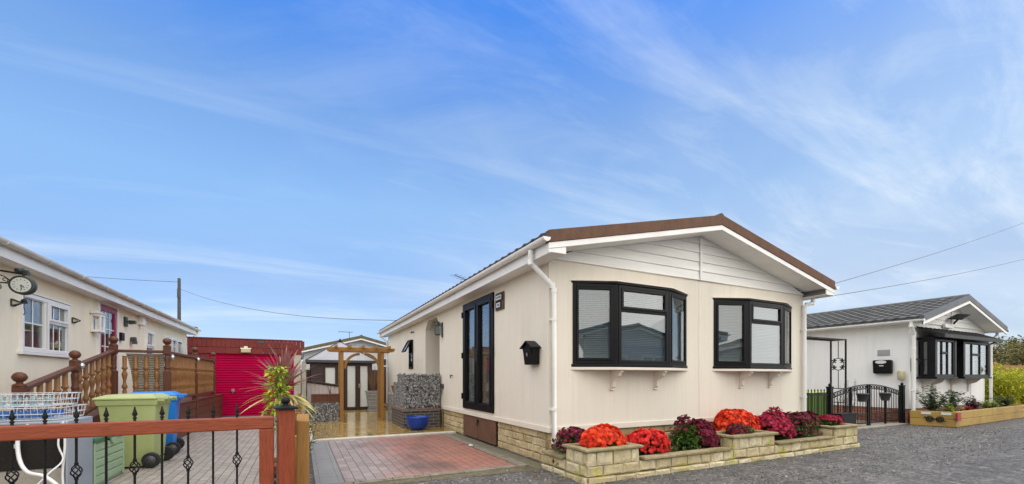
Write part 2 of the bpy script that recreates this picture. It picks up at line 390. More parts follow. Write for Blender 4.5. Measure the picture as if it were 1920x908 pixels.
def bay(parent, x0, x1, Y, z0, z1, fmat, w=.64, pr=.22, side_lay=None, bracket=None, top='black'):
    P = [Vector((x0,Y,0)),Vector((x0+w,Y-pr,0)),Vector((x1-w,Y-pr,0)),Vector((x1,Y,0))]
    root = None; fr = MB(); lay_c = [(0,1,0,.70,0),(0,1,.70,1,1)]
    # corner posts and head/cill boards carry the three glazed facets
    o = MB()
    for p in P[1:3]: o.lathe([(.030,z0),(.030,z1)], (p.x,p.y+.02,0), 8, sm=True)
    for (a,b) in ((-.03,.035),):
        o.prism([(P[0].x-.02,Y,z0-.045),(P[1].x-.02,Y-pr-.05,z0-.045),(P[2].x+.02,Y-pr-.05,z0-.045),(P[3].x+.02,Y,z0-.045)],(0,0,.043))
        o.prism([(P[0].x-.02,Y,z1+.002),(P[1].x-.01,Y-pr-.03,z1+.002),(P[2].x+.01,Y-pr-.03,z1+.002),(P[3].x+.02,Y,z1+.002)],(0,0,.03))
    bw = o.build('bay_window', fmat, parent, .005)
    facs = []
    for i in range(3):
        p,q = P[i],P[i+1]; d=(q-p); L=d.length; u=d.normalized(); n=Vector((u.y,-u.x,0))
        facs.append(((p,u,n),L))
    for i,(B,L) in enumerate(facs):
        lay = lay_c if i==1 else [(0,1,0,1,1 if i==0 else 1)]
        f_parts(bw, B, .022 if i!=0 else .008, L-.022 if i!=2 else L-.008, z0, z1, lay, fmat, .05 if i<2 else .042, .010 if i<2 else .002)
    return bw
def f_parts(bw, B, u0, u1, z0, z1, lay, fmat, fw=.05, pr=.012):
    # sub-parts of a bay: sash frame, pane, blind
    w = window(bw, B, u0, u1, z0, z1, lay, fmat, fw, .05, blind=1.12, name='sash_frame', proud=pr)
    for ch in list(w.children): ch.parent = bw
    return w
# ------------------------------------------------------------------ roofs
def tile_slope(mb, xe, ze, xr, zr, y0, y1, course=.34, wave=.24, amp=.012, t=None):
    L = math.hypot(xr-xe, zr-ze); n = max(1, round(L/course)); ux,uz=(xr-xe)/L,(zr-ze)/L
    nx,nz = -uz,ux
    if nz<0: nx,nz=-nx,-nz
    ny = int((y1-y0)/wave*6); ys=[y0+(y1-y0)*i/ny for i in range(ny+1)]
    for k in range(n):
        vs=[]; a=L*k/n; b=L*(k+1)/n+.02
        for (s_,h) in ((a,.004),(a,.032),(b,.008)):
            for y in ys:
                ph = math.cos(2*math.pi*y/wave)
                hh = h+amp*(ph if ph>-.3 else -.3)+ (0)
                vs.append((xe+ux*s_+nx*hh, y, ze+uz*s_+nz*hh))
        m=ny+1; base=len(mb.v); mb.v.extend(vs)
        for r in range(2):
            for i in range(ny):
                mb.f.append((base+r*m+i,base+r*m+i+1,base+(r+1)*m+i+1,base+(r+1)*m+i))
                tile = int(i/6); mb.t.append(((tile*7919+k*104729+int(abs(xe)*10))%97)/97.0); mb.sm.append(r==1)
def house(name, label, cat, X0, X1, Y0, Y1, zb, zw, zr, of, oe, slope, mats, front_holes, left_holes, right_holes, tiles=True, roofL=True):
    """Gable end faces -Y; returns the thing."""
    h = thing(name, label, cat, (X0,Y0,0)); xm=(X0+X1)/2; th=.12
    top = lambda x: zr-slope*abs(x-xm)
    w = MB()
    w.holes('y', Y0, Y0+th, X0, X1, zb, zw, front_holes); w.holes('y', Y1-th, Y1, X0, X1, zb, zw, [])
    w.holes('x', X0, X0+th, Y0+th, Y1-th, zb, zw, left_holes); w.holes('x', X1-th, X1, Y0+th, Y1-th, zb, zw, right_holes)
    w.build('wall', mats['wall'], h)
    for Yg,dn in ((Y0,-1),(Y1-.03,1)):                 # lapped boards in the gable
        g = MB()
        z = zw+.0; bh=.155
        ztop = lambda x: top(x)-.19
        while z < ztop(xm)-.02:
            z2=min(z+bh, ztop(xm)-.005)
            def xs(zz):
                d=(zr-.19-zz)/slope; d=min(d, (X1-X0)/2-.004); return xm-d, xm+d
            a0,a1=xs(z); b0,b1=xs(z2)
            if dn<0:
                y_out,y_top,yb=Y0-.030,Y0-.014,Y0+.03
            else: y_out,y_top,yb=Y1+.03,Y1+.014,Y1-.03
            if b1-b0<.02: break
            g.hexa([(a0,yb,z),(a1,yb,z),(a1,y_out,z+.004),(a0,y_out,z+.004),(b0,yb,z2),(b1,yb,z2),(b1,y_top,z2),(b0,y_top,z2)])
            z=z2
        if dn<0: g.box(xm-.03,xm+.03,Y0-.045,Y0-.0305,zw,top(xm)-.235)
        g.build('gable_cladding', mats['gable'], h)
    r = MB(); ya,yb=Y0-of+.02,Y1+of-.02
    r.prism([(X0-oe,ya,top(X0-oe)-.055),(xm,ya,zr-.055),(X1+oe,ya,top(X1+oe)-.055),(X1+oe,ya,top(X1+oe)-.01),(xm,ya,zr-.01),(X0-oe,ya,top(X0-oe)-.01)],(0,yb-ya,0))
    if tiles:
        if roofL: tile_slope(r, X0-oe-.03, top(X0-oe)-.012, xm, zr-.005, ya, yb)
        tile_slope(r, X1+oe+.03, top(X1+oe)-.012, xm, zr-.005, ya, yb)
    r.tube([(xm,ya,zr+.0),(xm,yb,zr+.0)],.07,10)
    r.build('roof', mats['roof'], h)
    for yy,dirn in ((Y0-of,1),(Y1+of,-1)):
        v = MB(); b = MB(); so = MB()
        for sx in (-1,1):
            xe = X0-oe-.03 if sx<0 else X1+oe+.03
            zt=lambda x:top(x)
            v.prism([(xm,yy,zr+.035),(xe,yy,zt(xe)+.035),(xe,yy,zt(xe)-.125),(xm,yy,zr-.125)],(0,dirn*.10,0))
            b.prism([(xm,yy+dirn*.012,zr-.127),(xe,yy+dirn*.012,zt(xe)-.127),(xe,yy+dirn*.012,zt(xe)-.205),(xm,yy+dirn*.012,zr-.205)],(0,dirn*.03,0))
            # boxed eave end
            xw = X0 if sx<0 else X1
            zs = zw-.05
            yk = yy+dirn*.018
            b.prism([(xe,yk,zs),(xe,yk,zt(xe)-.207),(xw,yk,zt(xw)-.207),(xw,yk,zs)],(0,dirn*.022,0))
            # sloping soffit of the gable overhang, boarded across
            y1,y2=(yy+.045, Y0-.002) if dirn>0 else (Y1+.002, yy-.045)
            xw2=xw+sx*.0
            n=10
            for k in range(n):
                a=xm+(xw2-xm)*k/n; c=xm+(xw2-xm)*(k+1)/n-(.006 if sx>0 else -.006)
                so.hexa([(a,y1,top(a)-.185),(c,y1,top(c)-.185),(c,y2,top(c)-.185),(a,y2,top(a)-.185),(a,y1,top(a)-.17),(c,y1,top(c)-.17),(c,y2,top(c)-.17),(a,y2,top(a)-.17)])
        v.build('verge', mats['verge'], h, .006); b.build('bargeboard', mats['barge'], h, .004); so.build('gable_soffit', mats['soffit'], h)
    for sx in (-1,1):
        xw = X0 if sx<0 else X1; xe = X0-oe if sx<0 else X1+oe
        x1,x2=sorted((xw-sx*.0,xe)); so=MB()
        so.box(x1+.001,x2-.001,Y0-of+.045,Y1+of-.045,zw-.05,zw-.035); so.build('soffit', mats['soffit'], h)
    for sx in (-1,1):
        fa = MB(); gu = MB()
        xe = X0-oe if sx<0 else X1+oe
        x1,x2=sorted((xe,xe+sx*.02)); fa.box(x1,x2,Y0-of+.02,Y1+of-.02,zw-.06,top(xe)-.06)
        gx=xe+sx*.075; gz=top(xe)-.075
        # half-round gutter, open on top
        vs=[]; n=9
        for yy in (Y0-of-.02,Y1+of+.02):
            for rr in (.056,.049):
                for k in range(n):
                    th=math.pi+math.pi*k/(n-1); vs.append((gx+rr*math.cos(th),yy,gz+rr*math.sin(th)))
        fs=[]
        for k in range(n-1):
            fs+= [(k,k+1,2*n+k+1,2*n+k),(n+k+1,n+k,3*n+k,3*n+k+1),(k,n+k,n+k+1,k+1),(2*n+k,2*n+k+1,3*n+k+1,3*n+k)]
        fs+=[(0,2*n,3*n,n),(n-1,2*n-1,4*n-1,3*n-1)]
        gu.poly(vs,fs)
        for yy in (Y0-of-.021,Y1+of+.012): gu.prism([(gx+.056*math.cos(math.pi+math.pi*k/8),yy,gz+.056*math.sin(math.pi+math.pi*k/8)) for k in range(9)],(0,.009,0))
        y=Y0+.3
        while y<Y1:
            for rr in (.061,):
                gu.tube([(gx+rr*math.cos(math.pi*1.0+math.pi*k/8),y,gz+rr*math.sin(math.pi+math.pi*k/8)) for k in range(9)],.007,4)
            y+=1.05
        fa.build('fascia', mats['barge'], h, .003); gu.build('gutter', mats['gutter'], h)
    return h
def downpipe(parent, path, r=.034, mat='white', clips=()):
    m=MB(); m.tube(path, r, 10); o=m.build('downpipe', M[mat], parent)
    c=MB()
    for (x,y,z) in clips:
        c=MB(); c.lathe([(r+.006,-.02),(r+.006,.02)],(x,y,z),10); c.box(x-r-.028,x+r+.028,y-.004+.02,y+.012+.02,z-.015,z+.015); c.build('pipe_clip', M[mat], o)
    for p in path[1:-1]: c=MB(); c.lathe([(r+.005,-.035),(r+.005,.035)],p,10); c.build('pipe_collar', M[mat], o)
    return o
def stones(mb, o, u, n, L, z0, hs, bl, th, jit=.006, proud=.01, off=.5, gap=.012, core=True):
    """coursed blocks along u from o, outer face along n"""
    o=Vector(o); u=Vector(u); n=Vector(n); z=z0
    if core: mb.lbox((o,u,n),0.004,L-.004,-th+.0,-proud,z0,z0+sum(hs)-.004,t=.02)
    for k,hh in enumerate(hs):
        x = -bl*random.uniform(.2,.6) if k%2 else 0
        while x < L-.02:
            w=bl*random.uniform(.75,1.25); a=max(x,0); b=min(x+w,L)
            if L-b<.08: b=L
            if b-a>.03:
                j=lambda: random.uniform(-jit,jit)
                q=lambda uu,nn,zz: o+u*uu+n*nn+Vector((0,0,zz))
                g=gap/2
                f=[(a+g,z+g),(b-g,z+g),(b-g,z+hh-g),(a+g,z+hh-g)]
                # rock-faced front: a raised centre, displaced corners
                back=[q(p[0],-th*.5,p[1]) for p in f]; fr=[q(p[0]+j(),j()*.6,p[1]+j()) for p in f]
                c=[q(p[0]+((a+b)/2-p[0])*.35+j(), proud*.8+j()*.8, p[1]+(z+hh/2-p[1])*.35+j()) for p in f]
                mb.poly(back+fr+c,[(0,1,5,4),(1,2,6,5),(2,3,7,6),(3,0,4,7),(4,5,9,8),(5,6,10,9),(6,7,11,10),(7,4,8,11),(8,9,10,11)],t=random.uniform(.2,1))
            x+=w if b<L else L
        z+=hh
# ------------------------------------------------------------------ main bungalow
HX0,HX1,HY0,HY1=3.10,9.13,5.06,17.2
mm=dict(wall=M['cream'],gable=M['board'],roof=M['brown_tile'],verge=M['brown_verge'],barge=M['white'],soffit=M['board'],gutter=M['white'])
bays=[(3.49,5.81),(6.46,8.74)]
home=house('park_home','cream single storey bungalow with brown roof edge, white gable and black bay windows','bungalow',HX0,HX1,HY0,HY1,.50,2.90,3.84,.45,.24,.2273,mm,
  [(a+.12,b-.12,1.44,2.58) for a,b in bays], [(6.92,8.49,.60,2.77),(10.26,11.60,.52,2.78),(13.02,13.55,1.50,2.40)], [])
# base trim and skirting
t=MB(); t.box(HX0-.022,HX1+.02,HY0-.022,HY0-.001,.47,.55); t.box(HX0-.022,HX0-.001,HY0,10.0,.47,.55); t.build('base_trim',M['cream_trim'],home,.004)
t=MB(); t.box(6.10,6.13,HY0-.006,HY0-.001,.55,2.90); t.build('panel_joint',M['cream_trim'],home)
sk=MB(); 
stones(sk,(HX0+.04,10.05,0),(0,-1,0),(-1,0,0),10.05-8.56,0,[.12,.115,.115,.12],.26,.1)
stones(sk,(HX0+.04,6.86,0),(0,-1,0),(-1,0,0),6.86-HY0+.0,0,[.12,.115,.115,.12],.26,.1)
stones(sk,(HX0+.02,HY0+.04,0),(1,0,0),(0,-1,0),HX1-HX0-.04,0,[.12,.115,.115,.12],.30,.1)
stones(sk,(HX1-.04,HY0+.03,0),(0,1,0),(1,0,0),6.0,0,[.12,.115,.115,.12],.4,.1)
stones(sk,(HX0+.04,17.15,0),(0,-1,0),(-1,0,0),7.0,0,[.12,.115,.115,.12],.26,.1)
sk.build('skirting',M['skirt_stone'],home)
hd=MB()
for a,b in ((6.88,7.71),(7.72,8.54)): hd.box(3.10,3.125,a,b,.03,.465)
hd.box(3.092,3.10,7.60,7.705,.30,.36)
ht=hd.build('skirting_hatch',M['rust_brown'],home,.004)
hh=MB(); hh.box(3.075,3.092,7.66,7.70,.36,.42); hh.tube([(3.08,7.69,.36),(3.07,7.69,.33),(3.08,7.69,.30)],.008,6); hh.build('hasp',M['black_iron'],ht)
# recessed porch
rc=MB()
rc.holes('y',11.60,11.66,3.222,4.35,.40,2.90,[]); rc.holes('y',10.20,10.26,3.222,4.35,.40,2.90,[]); rc.holes('x',4.30,4.36,10.26,11.60,.40,2.90,[(10.45,11.4,.55,2.60)])
rc.box(3.222,4.30,10.26,11.60,2.80,2.86); rc.box(3.10,4.30,10.26,11.60,.44,.518)
# angled upper corners of the opening
for y,sg in ((10.26,1),(11.60,-1)): rc.prism([(3.10,y,2.78),(3.10,y+sg*.26,2.78),(3.10,y,2.55)],(.12,0,0))
rc.build('porch_recess',M['cream'],home)
window(home,(Vector((4.33,11.4,0)),-Y_,-X_),0,.95,.55,2.60,[(0,1,0,1,1)],M['black'],.07,.05,name='front_door')
# French doors
FD=(Vector((HX0,8.49,0)),-Y_,-X_)
fd=window(home,FD,0,1.57,.60,2.77,[(0,.5,0,1,1),(.5,1,0,1,1)],M['black'],.085,.08,blind=1.15,name='french_doors',proud=.035,bt=.024)
hm=MB(); hm.lbox(FD,.815,.84,.05,.06,1.55,1.80); hm.lbox(FD,.80,.835,.06,.085,1.66,1.68); hm.lbox(FD,.72,.82,.085,.10,1.66,1.685); hm.build('handle',M['darkgrey'],fd)
for z in (.85,1.7,2.55):
    for u_ in (-.012,1.54): hm=MB(); hm.lbox(FD,u_,u_+.042,.036,.06,z-.06,z+.06); hm.build('hinge',M['black_iron'],fd)
# small side window with its top sash propped open
SW=(Vector((HX0,13.55,0)),-Y_,-X_)
sw=window(home,SW,0,.53,1.50,2.40,[(0,1,0,.56,0)],M['black'],.05,.07,name='window',proud=.025)
q=MB(); q.lbox(SW,.05,.48,-.05,.018,1.955,1.99); q.build('transom',M['black'],sw)
op=MB(); o_,u_,n_=SW
ang=R(28); dn=Vector((-math.sin(ang),0,-math.cos(ang))); nn=Vector((-math.cos(ang),0,math.sin(ang)))
def sashbox(mb,a,b,c,d,e0,e1):
    P=lambda uu,l,e: o_+u_*uu+Vector((-.03,0,2.385))+dn*l+nn*e
    mb.hexa([P(a,c,e0),P(b,c,e0),P(b,d,e0),P(a,d,e0),P(a,c,e1),P(b,c,e1),P(b,d,e1),P(a,d,e1)])
for a,b,c,d in ((.02,.07,0,.42),(.46,.51,0,.42),(.07,.46,0,.05),(.07,.46,.37,.42)): sashbox(op,a,b,c,d,0,.045)
sa=op.build('open_sash',M['black'],sw,.004); g=MB(); sashbox(g,.07,.46,.05,.37,.018,.024); g.build('pane',M['glass'],sa)
# bays with cream under-board and scroll brackets
for a,b in bays:
    bw=bay(home,a,b,HY0,1.44,2.60,M['black'])
    s=MB(); s.prism([(a-.03,HY0,1.352),(a+.60,HY0-.27,1.352),(b-.60,HY0-.27,1.352),(b+.03,HY0,1.352)],(0,0,.04)); s.build('cill_board',M['cream_trim'],bw,.004); s=MB()
    s.prism([(a-.05,HY0,2.633),(a+.60,HY0-.27,2.633),(b-.60,HY0-.27,2.633),(b+.05,HY0,2.633)],(0,0,.012)); s.build('head_flashing',M['cream_trim'],bw,.004)
    for bx in (a+.72,b-.72):
        k=MB(); pts=[(0,1.35),(-.23,1.35),(-.235,1.32),(-.20,1.305),(-.19,1.27),(-.15,1.255),(-.10,1.23),(-.07,1.18),(-.06,1.10),(-.04,1.085),(0,1.075)]
        k.prism([(bx-.025,HY0-.001+y,z) for y,z in pts],(.05,0,0)); k.box(bx-.04,bx+.04,HY0-.035,HY0-.001,1.05,1.074)
        k.build('bracket',M['cream_trim'],bw,.005)
downpipe(home,[(2.785,5.02,2.96),(2.785,5.02,2.80),(3.13,5.02,2.52),(3.15,5.005,2.45),(3.15,5.005,.36),(3.22,4.93,.31),(3.50,4.62,.24)],.036,clips=[(3.15,5.005,2.05),(3.15,5.005,.80)])
downpipe(home,[(9.445,5.04,2.96),(9.445,5.04,2.84),(9.40,5.03,2.76),(9.2,5.02,2.72),(9.09,5.01,2.66),(9.08,5.005,2.55),(9.08,5.005,.12)],.036,clips=[(9.08,5.005,2.2),(9.08,5.005,.85)])
downpipe(home,[(2.785,17.3,2.96),(2.785,17.3,2.85),(3.06,17.25,2.65),(3.06,17.25,.2)],.034)
# things on its walls
def lathe_x(mb,prof,c,n=14,t=.5): mb.lathe(prof,c,n,t,M=Matrix.Rotation(R(-90),3,'Y'))
mbx=thing('letter_box','black pitched-roof letter box on the cream side wall','letter box',(3.10,5.445,1.42))
b=MB(); b.hexa([(2.99,5.31,1.43),(3.09,5.31,1.43),(3.09,5.58,1.43),(2.99,5.58,1.43),(2.965,5.30,1.68),(3.09,5.30,1.68),(3.09,5.59,1.68),(2.965,5.59,1.68)])
b.prism([(2.965,5.30,1.682),(2.965,5.59,1.682),(2.965,5.445,1.755)],(.125,0,0)); b.build('box',M['black'],mbx,.006)
b=MB()
for y0,y1 in ((5.265,5.445),(5.625,5.445)): b.hexa([(2.93,y0,1.665),(3.095,y0,1.665),(3.095,y1,1.76),(2.93,y1,1.76),(2.93,y0,1.682),(3.095,y0,1.682),(3.095,y1,1.782),(2.93,y1,1.782)])
b.build('roof',M['black'],mbx,.004)
b=MB(); b.hexa([(2.958,5.33,1.60),(2.972,5.33,1.60),(2.972,5.56,1.60),(2.958,5.56,1.60),(2.945,5.33,1.665),(2.962,5.33,1.665),(2.962,5.56,1.665),(2.945,5.56,1.665)]); b.build('flap',M['black_iron'],mbx,.003)
b=MB(); lathe_x(b,[(.017,0),(.017,.012)],(2.965,5.445,1.585),12); b.box(2.958,2.97,5.44,5.45,1.55,1.58); b.build('lock',M['silver'],mbx)
sg=thing('name_plaque','wooden plaque with two small white plates beside the French doors','plaque',(3.10,6.66,2.40))
b=MB(); b.box(3.075,3.098,6.49,6.83,2.41,2.71); b.build('backboard',M['signboard'],sg,.004)
for z0,z1,y0,y1 in ((2.585,2.665,6.55,6.77),(2.455,2.535,6.60,6.75)):
    b=MB(); b.box(3.062,3.075,y0-.025,y1+.025,z0-.018,z1+.018); fr=b.build('plate_frame',M['black_iron'],sg,.003)
    b=MB(); b.box(3.058,3.062,y0,y1,z0,z1); b.build('plate',M['clockface'],fr)
    b=MB(); zz=(z0+z1)/2
    y=y0+.02
    while y<y1-.03:
        w=random.uniform(.012,.024); b.box(3.0565,3.058,y,y+w,zz-.018,zz+.018+random.uniform(0,.008)); y+=w+.012
    b.build('blurred_lettering',M['darkgrey'],fr)
def lantern(loc,label,wallmat=None):
    l=thing('wall_lantern',label,'wall lantern',loc); x,y,z=loc
    b=MB(); b.box(x-.02,x-.001,y-.05,y+.05,z,z+.36); b.tube([(x-.02,y,z+.30),(x-.07,y,z+.36),(x-.12,y,z+.37)],.012,6); b.build('bracket',M['greygreen_iron'],l,.003)
    b=MB(); c=(x-.12,y,z)
    b.lathe([(.055,.04),(.075,.06),(.07,.07)],c,6); b.lathe([(.085,.28),(.075,.30),(.03,.36),(.008,.40)],c,6)
    for k in range(6):
        th=math.pi/3*k; b.tube([(c[0]+.066*math.cos(th),c[1]+.066*math.sin(th),z+.06),(c[0]+.08*math.cos(th),c[1]+.08*math.sin(th),z+.29)],.007,5)
    b.build('cage',M['greygreen_iron'],l)
    b=MB(); b.lathe([(.058,.07),(.07,.28)],c,6); b.build('lamp_glass',M['glass_dim'],l)
    return l
lantern((3.10,10.02,2.22),'black hexagonal wall lantern beside the arched porch opening')
b=MB(); b.box(3.04,3.098,9.90,10.06,.98,1.08); b.tube([(3.07,9.98,.98),(3.06,9.98,.80)],.012,6)
one(b,'outdoor_socket',M['darkgrey'],'small grey socket box low on the cream wall by the gabion','socket',(3.10,9.98,.8),bevel=.006)
b=MB(); b.tube([(3.10,12.95,2.62),(3.03,12.95,2.62),(3.01,12.95,2.58)],.022,8)
one(b,'overflow_pipe',M['darkgrey'],'short dark pipe poking out above the small open side window','pipe',(3.10,12.95,2.58))
b=MB(); b.tube([(3.10,9.25,1.28),(3.05,9.25,1.28),(3.045,9.25,1.22)],.014,6); b.box(3.04,3.06,9.22,9.28,1.285,1.30)
one(b,'garden_tap',M['darkgrey'],'small tap on the cream wall left of the French doors','tap',(3.10,9.25,1.22))
ae=thing('tv_aerial','thin television aerial standing on the brown bungalow roof','aerial',(4.2,11.2,3.42))
b=MB(); b.tube([(4.2,11.2,3.40),(4.2,11.2,4.02)],.012,6); b.build('mast',M['darkgrey'],ae)
b=MB(); b.tube([(3.7,10.9,4.00),(4.55,11.4,3.92)],.010,5)
for k in range(8):
    f=k/7; p=Vector((3.7,10.9,4.0)).lerp(Vector((4.55,11.4,3.92)),f); b.tube([p+Vector((-.10,.17,0))*(.7+.5*f),p+Vector((.10,-.17,0))*(.7+.5*f)],.005,4)
b.build('antenna_rods',M['darkgrey'],ae)
# ------------------------------------------------------------------ right neighbour
RX0,RX1,RY0,RY1=14.5,19.6,5.38,16.5
rm=dict(wall=M['grey_white'],gable=M['grey_white'],roof=M['grey_tile'],verge=M['darkgrey'],barge=M['white'],soffit=M['board'],gutter=M['white'])
rb=house('neighbour_bungalow','grey white bungalow with dark tiled roof and black canopy over two bay windows','bungalow',RX0,RX1,RY0,RY1,.40,2.72,3.55,.42,.28,.265,rm,
   [(15.05,16.10,1.28,2.22),(16.82,18.5,1.28,2.22)],[],[])
NT_=NT('red_brick'); 
def brickm(name,c1,c2,mort,scale,bw,bh,ms,rough=.85,axis='xz',bump=.6,noise=.35,rot=0):
    N=NT(name); g=N.n('ShaderNodeNewGeometry'); sp=N.n('ShaderNodeSeparateXYZ'); N.l(g.outputs['Position'],sp.inputs[0])
    cb=N.n('ShaderNodeCombineXYZ'); 
    if axis=='wall': N.l(N.math('ADD',sp.outputs[0],sp.outputs[1]),cb.inputs[0]); N.l(sp.outputs[2],cb.inputs[1])
    else: N.l(sp.outputs[0],cb.inputs[0]); N.l(sp.outputs[1],cb.inputs[1])
    mp=N.n('ShaderNodeMapping'); mp.inputs['Rotation'].default_value=(0,0,rot); N.l(cb.outputs[0],mp.inputs[0])
    wob=N.noise(mp.outputs[0],5,2); 
    add=N.n('ShaderNodeVectorMath',operation='ADD'); N.l(mp.outputs[0],add.inputs[0])
    wv=N.n('ShaderNodeCombineXYZ'); N.l(N.math('MULTIPLY',N.math('SUBTRACT',wob,.5),.018),wv.inputs[0]); N.l(N.math('MULTIPLY',N.math('SUBTRACT',wob,.5),-.014),wv.inputs[1]); N.l(wv.outputs[0],add.inputs[1])
    b=N.n('ShaderNodeTexBrick'); b.inputs['Scale'].default_value=scale; b.inputs['Brick Width'].default_value=bw; b.inputs['Row Height'].default_value=bh; b.inputs['Mortar Size'].default_value=ms; b.inputs['Mortar Smooth'].default_value=.3
    b.inputs['Color1'].default_value=(*c1,1); b.inputs['Color2'].default_value=(*c2,1); b.inputs['Mortar'].default_value=(*mort,1); b.inputs['Bias'].default_value=0
    N.l(add.outputs[0],b.inputs['Vector'])
    return N,b,mp.outputs[0]
N,b,v=brickm('red_brick',(.34,.115,.062),(.25,.08,.05),(.30,.26,.22),1,.225,.075,.006,axis='wall')
f=N.noise(N.pos(),7,5); col=N.mix(N.ramp(f,[(.4,(0,0,0)),(.8,(.5,.5,.5))]),b.outputs['Color'],(.12,.06,.045)); N.bsdf(col,.85,N.bump(b.outputs['Fac'],-.6,.006)); M['redbrick']=N.m
N,b,v=brickm('dark_brick',(.060,.050,.052),(.040,.036,.040),(.26,.25,.24),1,.225,.075,.007,axis='wall')
f=N.noise(N.pos(),9,5); col=N.mix(N.ramp(f,[(.4,(0,0,0)),(.8,(.5,.5,.5))]),b.outputs['Color'],(.09,.06,.05)); N.bsdf(col,.55,N.bump(b.outputs['Fac'],-.6,.006)); M['darkbrick']=N.m
k=MB(); k.box(RX0+.03,RX1-.03,RY0+.03,RY0+.12,0,.398); k.box(RX0+.03,RX0+.12,RY0+.12,RY1-.03,0,.398); k.box(RX1-.12,RX1-.03,RY0+.12,RY1-.03,0,.398); k.build('skirting',M['redbrick'],rb)
downpipe(rb,[(14.15,5.2,2.72),(14.15,5.2,2.58),(14.42,5.25,2.40),(14.44,5.26,2.33),(14.44,5.26,.05)],.045,clips=[(14.44,5.26,2.0),(14.44,5.26,.9)])
downpipe(rb,[(19.95,5.2,2.72),(19.95,5.2,2.58),(19.68,5.25,2.40),(19.66,5.26,2.33),(19.66,5.26,.05)],.04)
for a,b_ in ((14.95,16.20),(16.72,18.60)):
    pr=.36; z0,z1=1.25,2.26
    B1=(Vector((a,RY0,0)),-Y_,-X_); B2=(Vector((a,RY0-pr,0)),X_,-Y_); B3=(Vector((b_,RY0-pr,0)),Y_,X_)
    o=MB(); o.box(a-.03,b_+.03,RY0-pr-.06,RY0,z0-.05,z0-.001); o.box(a,b_,RY0-pr,RY0,z1+.001,z1+.06)
    for px,py in ((a+.02,RY0-pr+.02),(b_-.02,RY0-pr+.02)): o.box(px-.05,px+.05,py-.05,py+.05,z0,z1)
    bw=o.build('bay_window',M['black'],rb,.006)
    for B,L,lay in ((B1,pr,[(0,1,0,1,0)]),(B2,b_-a,[(0,.3,0,1,0),(.3,.66,0,.66,0),(.3,.66,.66,1,0),(.66,1,0,1,0)]),(B3,pr,[(0,1,0,1,0)])):
        w=window(bw,B,.07,L-.07,z0,z1,lay,M['black'],.06,.05,blind=1.3 if L>1 else 0,name='sash_frame',bt=.05)
        for ch in list(w.children): ch.parent=bw
    for bx in (a+.35,b_-.35):
        k=MB(); k.prism([(bx-.02,RY0-.001,z0-.05),(bx-.02,RY0-.3,z0-.05),(bx-.02,RY0-.2,z0-.16),(bx-.02,RY0-.05,z0-.22),(bx-.02,RY0-.04,z0-.45),(bx-.02,RY0-.001,z0-.45)],(.04,0,0)); k.build('bracket',M['cream_trim'],bw)
# lean-to canopy over both bays
c=MB()
ya,yb,za,zb=RY0-.03,RY0-.56,2.60,2.36
n=9
c.hexa([(14.85,yb,zb-.03),(18.75,yb,zb-.03),(18.75,ya,za-.03),(14.85,ya,za-.03),(14.85,yb,zb),(18.75,yb,zb),(18.75,ya,za),(14.85,ya,za)])
for i in range(16):
    x=14.85+3.9*i/15; c.bar((x,yb-.01,zb+.012),(x,ya,za+.012),.03,.025)
c.box(14.83,18.77,yb-.05,yb-.012,zb-.09,zb+.01); c.build('bay_canopy',M['canopy'],rb,.004)
for bx in (16.46,18.72):
    k=MB(); k.bar((bx,RY0-.02,2.05),(bx,RY0-.5,2.32),.04,.04); k.build('canopy_bracket',M['black'],rb)
f=MB(); f.box(RX0+1.5,RX0+4.0,RY0-.012,RY0-.001,.55,.57); f.box(RX0+1.5,RX0+1.52,RY0-.012,RY0-.001,.57,1.05); f.box(RX0+3.98,RX0+4.0,RY0-.012,RY0-.001,.57,1.05); f.build('wall_trim',M['white'],rb)
sl=thing('solar_floodlight','black solar floodlight tilted above the bay canopy on the grey white gable','floodlight',(16.75,5.35,2.75))
b=MB(); b.box(16.45,17.0,5.28,5.345,2.66,2.78); b.build('lamp_body',M['white'],sl,.006)
b=MB(); b.hexa([(16.65,5.0,2.85),(17.25,5.0,3.02),(17.25,5.3,3.08),(16.65,5.3,2.91),(16.65,5.0,2.875),(17.25,5.0,3.045),(17.25,5.3,3.105),(16.65,5.3,2.935)]); b.tube([(16.85,5.15,2.90),(16.85,5.25,2.78)],.025,6); b.build('solar_panel',M['black'],sl,.004)
pb=thing('post_box','rounded black post box with a white oval on the grey white side wall','post box',(14.5,5.90,1.33))
b=MB(); b.hexa([(14.36,5.70,1.34),(14.49,5.70,1.34),(14.49,6.12,1.34),(14.36,6.12,1.34),(14.33,5.70,1.72),(14.49,5.70,1.72),(14.49,6.12,1.72),(14.33,6.12,1.72)]); b.build('box',M['black'],pb,.04,4)
b=MB(); b.lathe([(.085,0),(.085,.006)],(14.335,5.92,1.66),20,M=Matrix.Rotation(R(-90),3,'Y')@Matrix.Diagonal((.55,1.5,1))); b.build('oval_badge',M['clockface'],pb)
b=MB(); b.box(14.333,14.345,5.86,5.96,1.545,1.57); b.build('small_label',M['clockface'],pb)
b=MB(); b.box(14.485,14.498,5.78,6.06,1.84,2.0)
one(b,'address_plate',M['wire'],'small grey plate on the wall above the post box','plate',(14.5,5.9,1.84))
b=MB(); b.lathe([(.05,0),(.075,.03),(.08,.22),(.07,.25)],(14.40,5.50,1.16),10); b.box(14.42,14.498,5.46,5.54,1.2,1.36)
one(b,'wall_light',M['lampyellow'],'small cream wall light beside the white downpipe','wall light',(14.5,5.5,1.16),bevel=.005)
b=MB(); b.tube([(14.62,5.37,1.72),(14.62,5.22,1.72),(14.62,5.20,1.66)],.02,6); b.box(14.60,14.64,5.345,5.375,1.4,1.75)
one(b,'wall_hook',M['black_iron'],'black iron hook bracket on the corner by the bay window','bracket',(14.62,5.37,1.4))
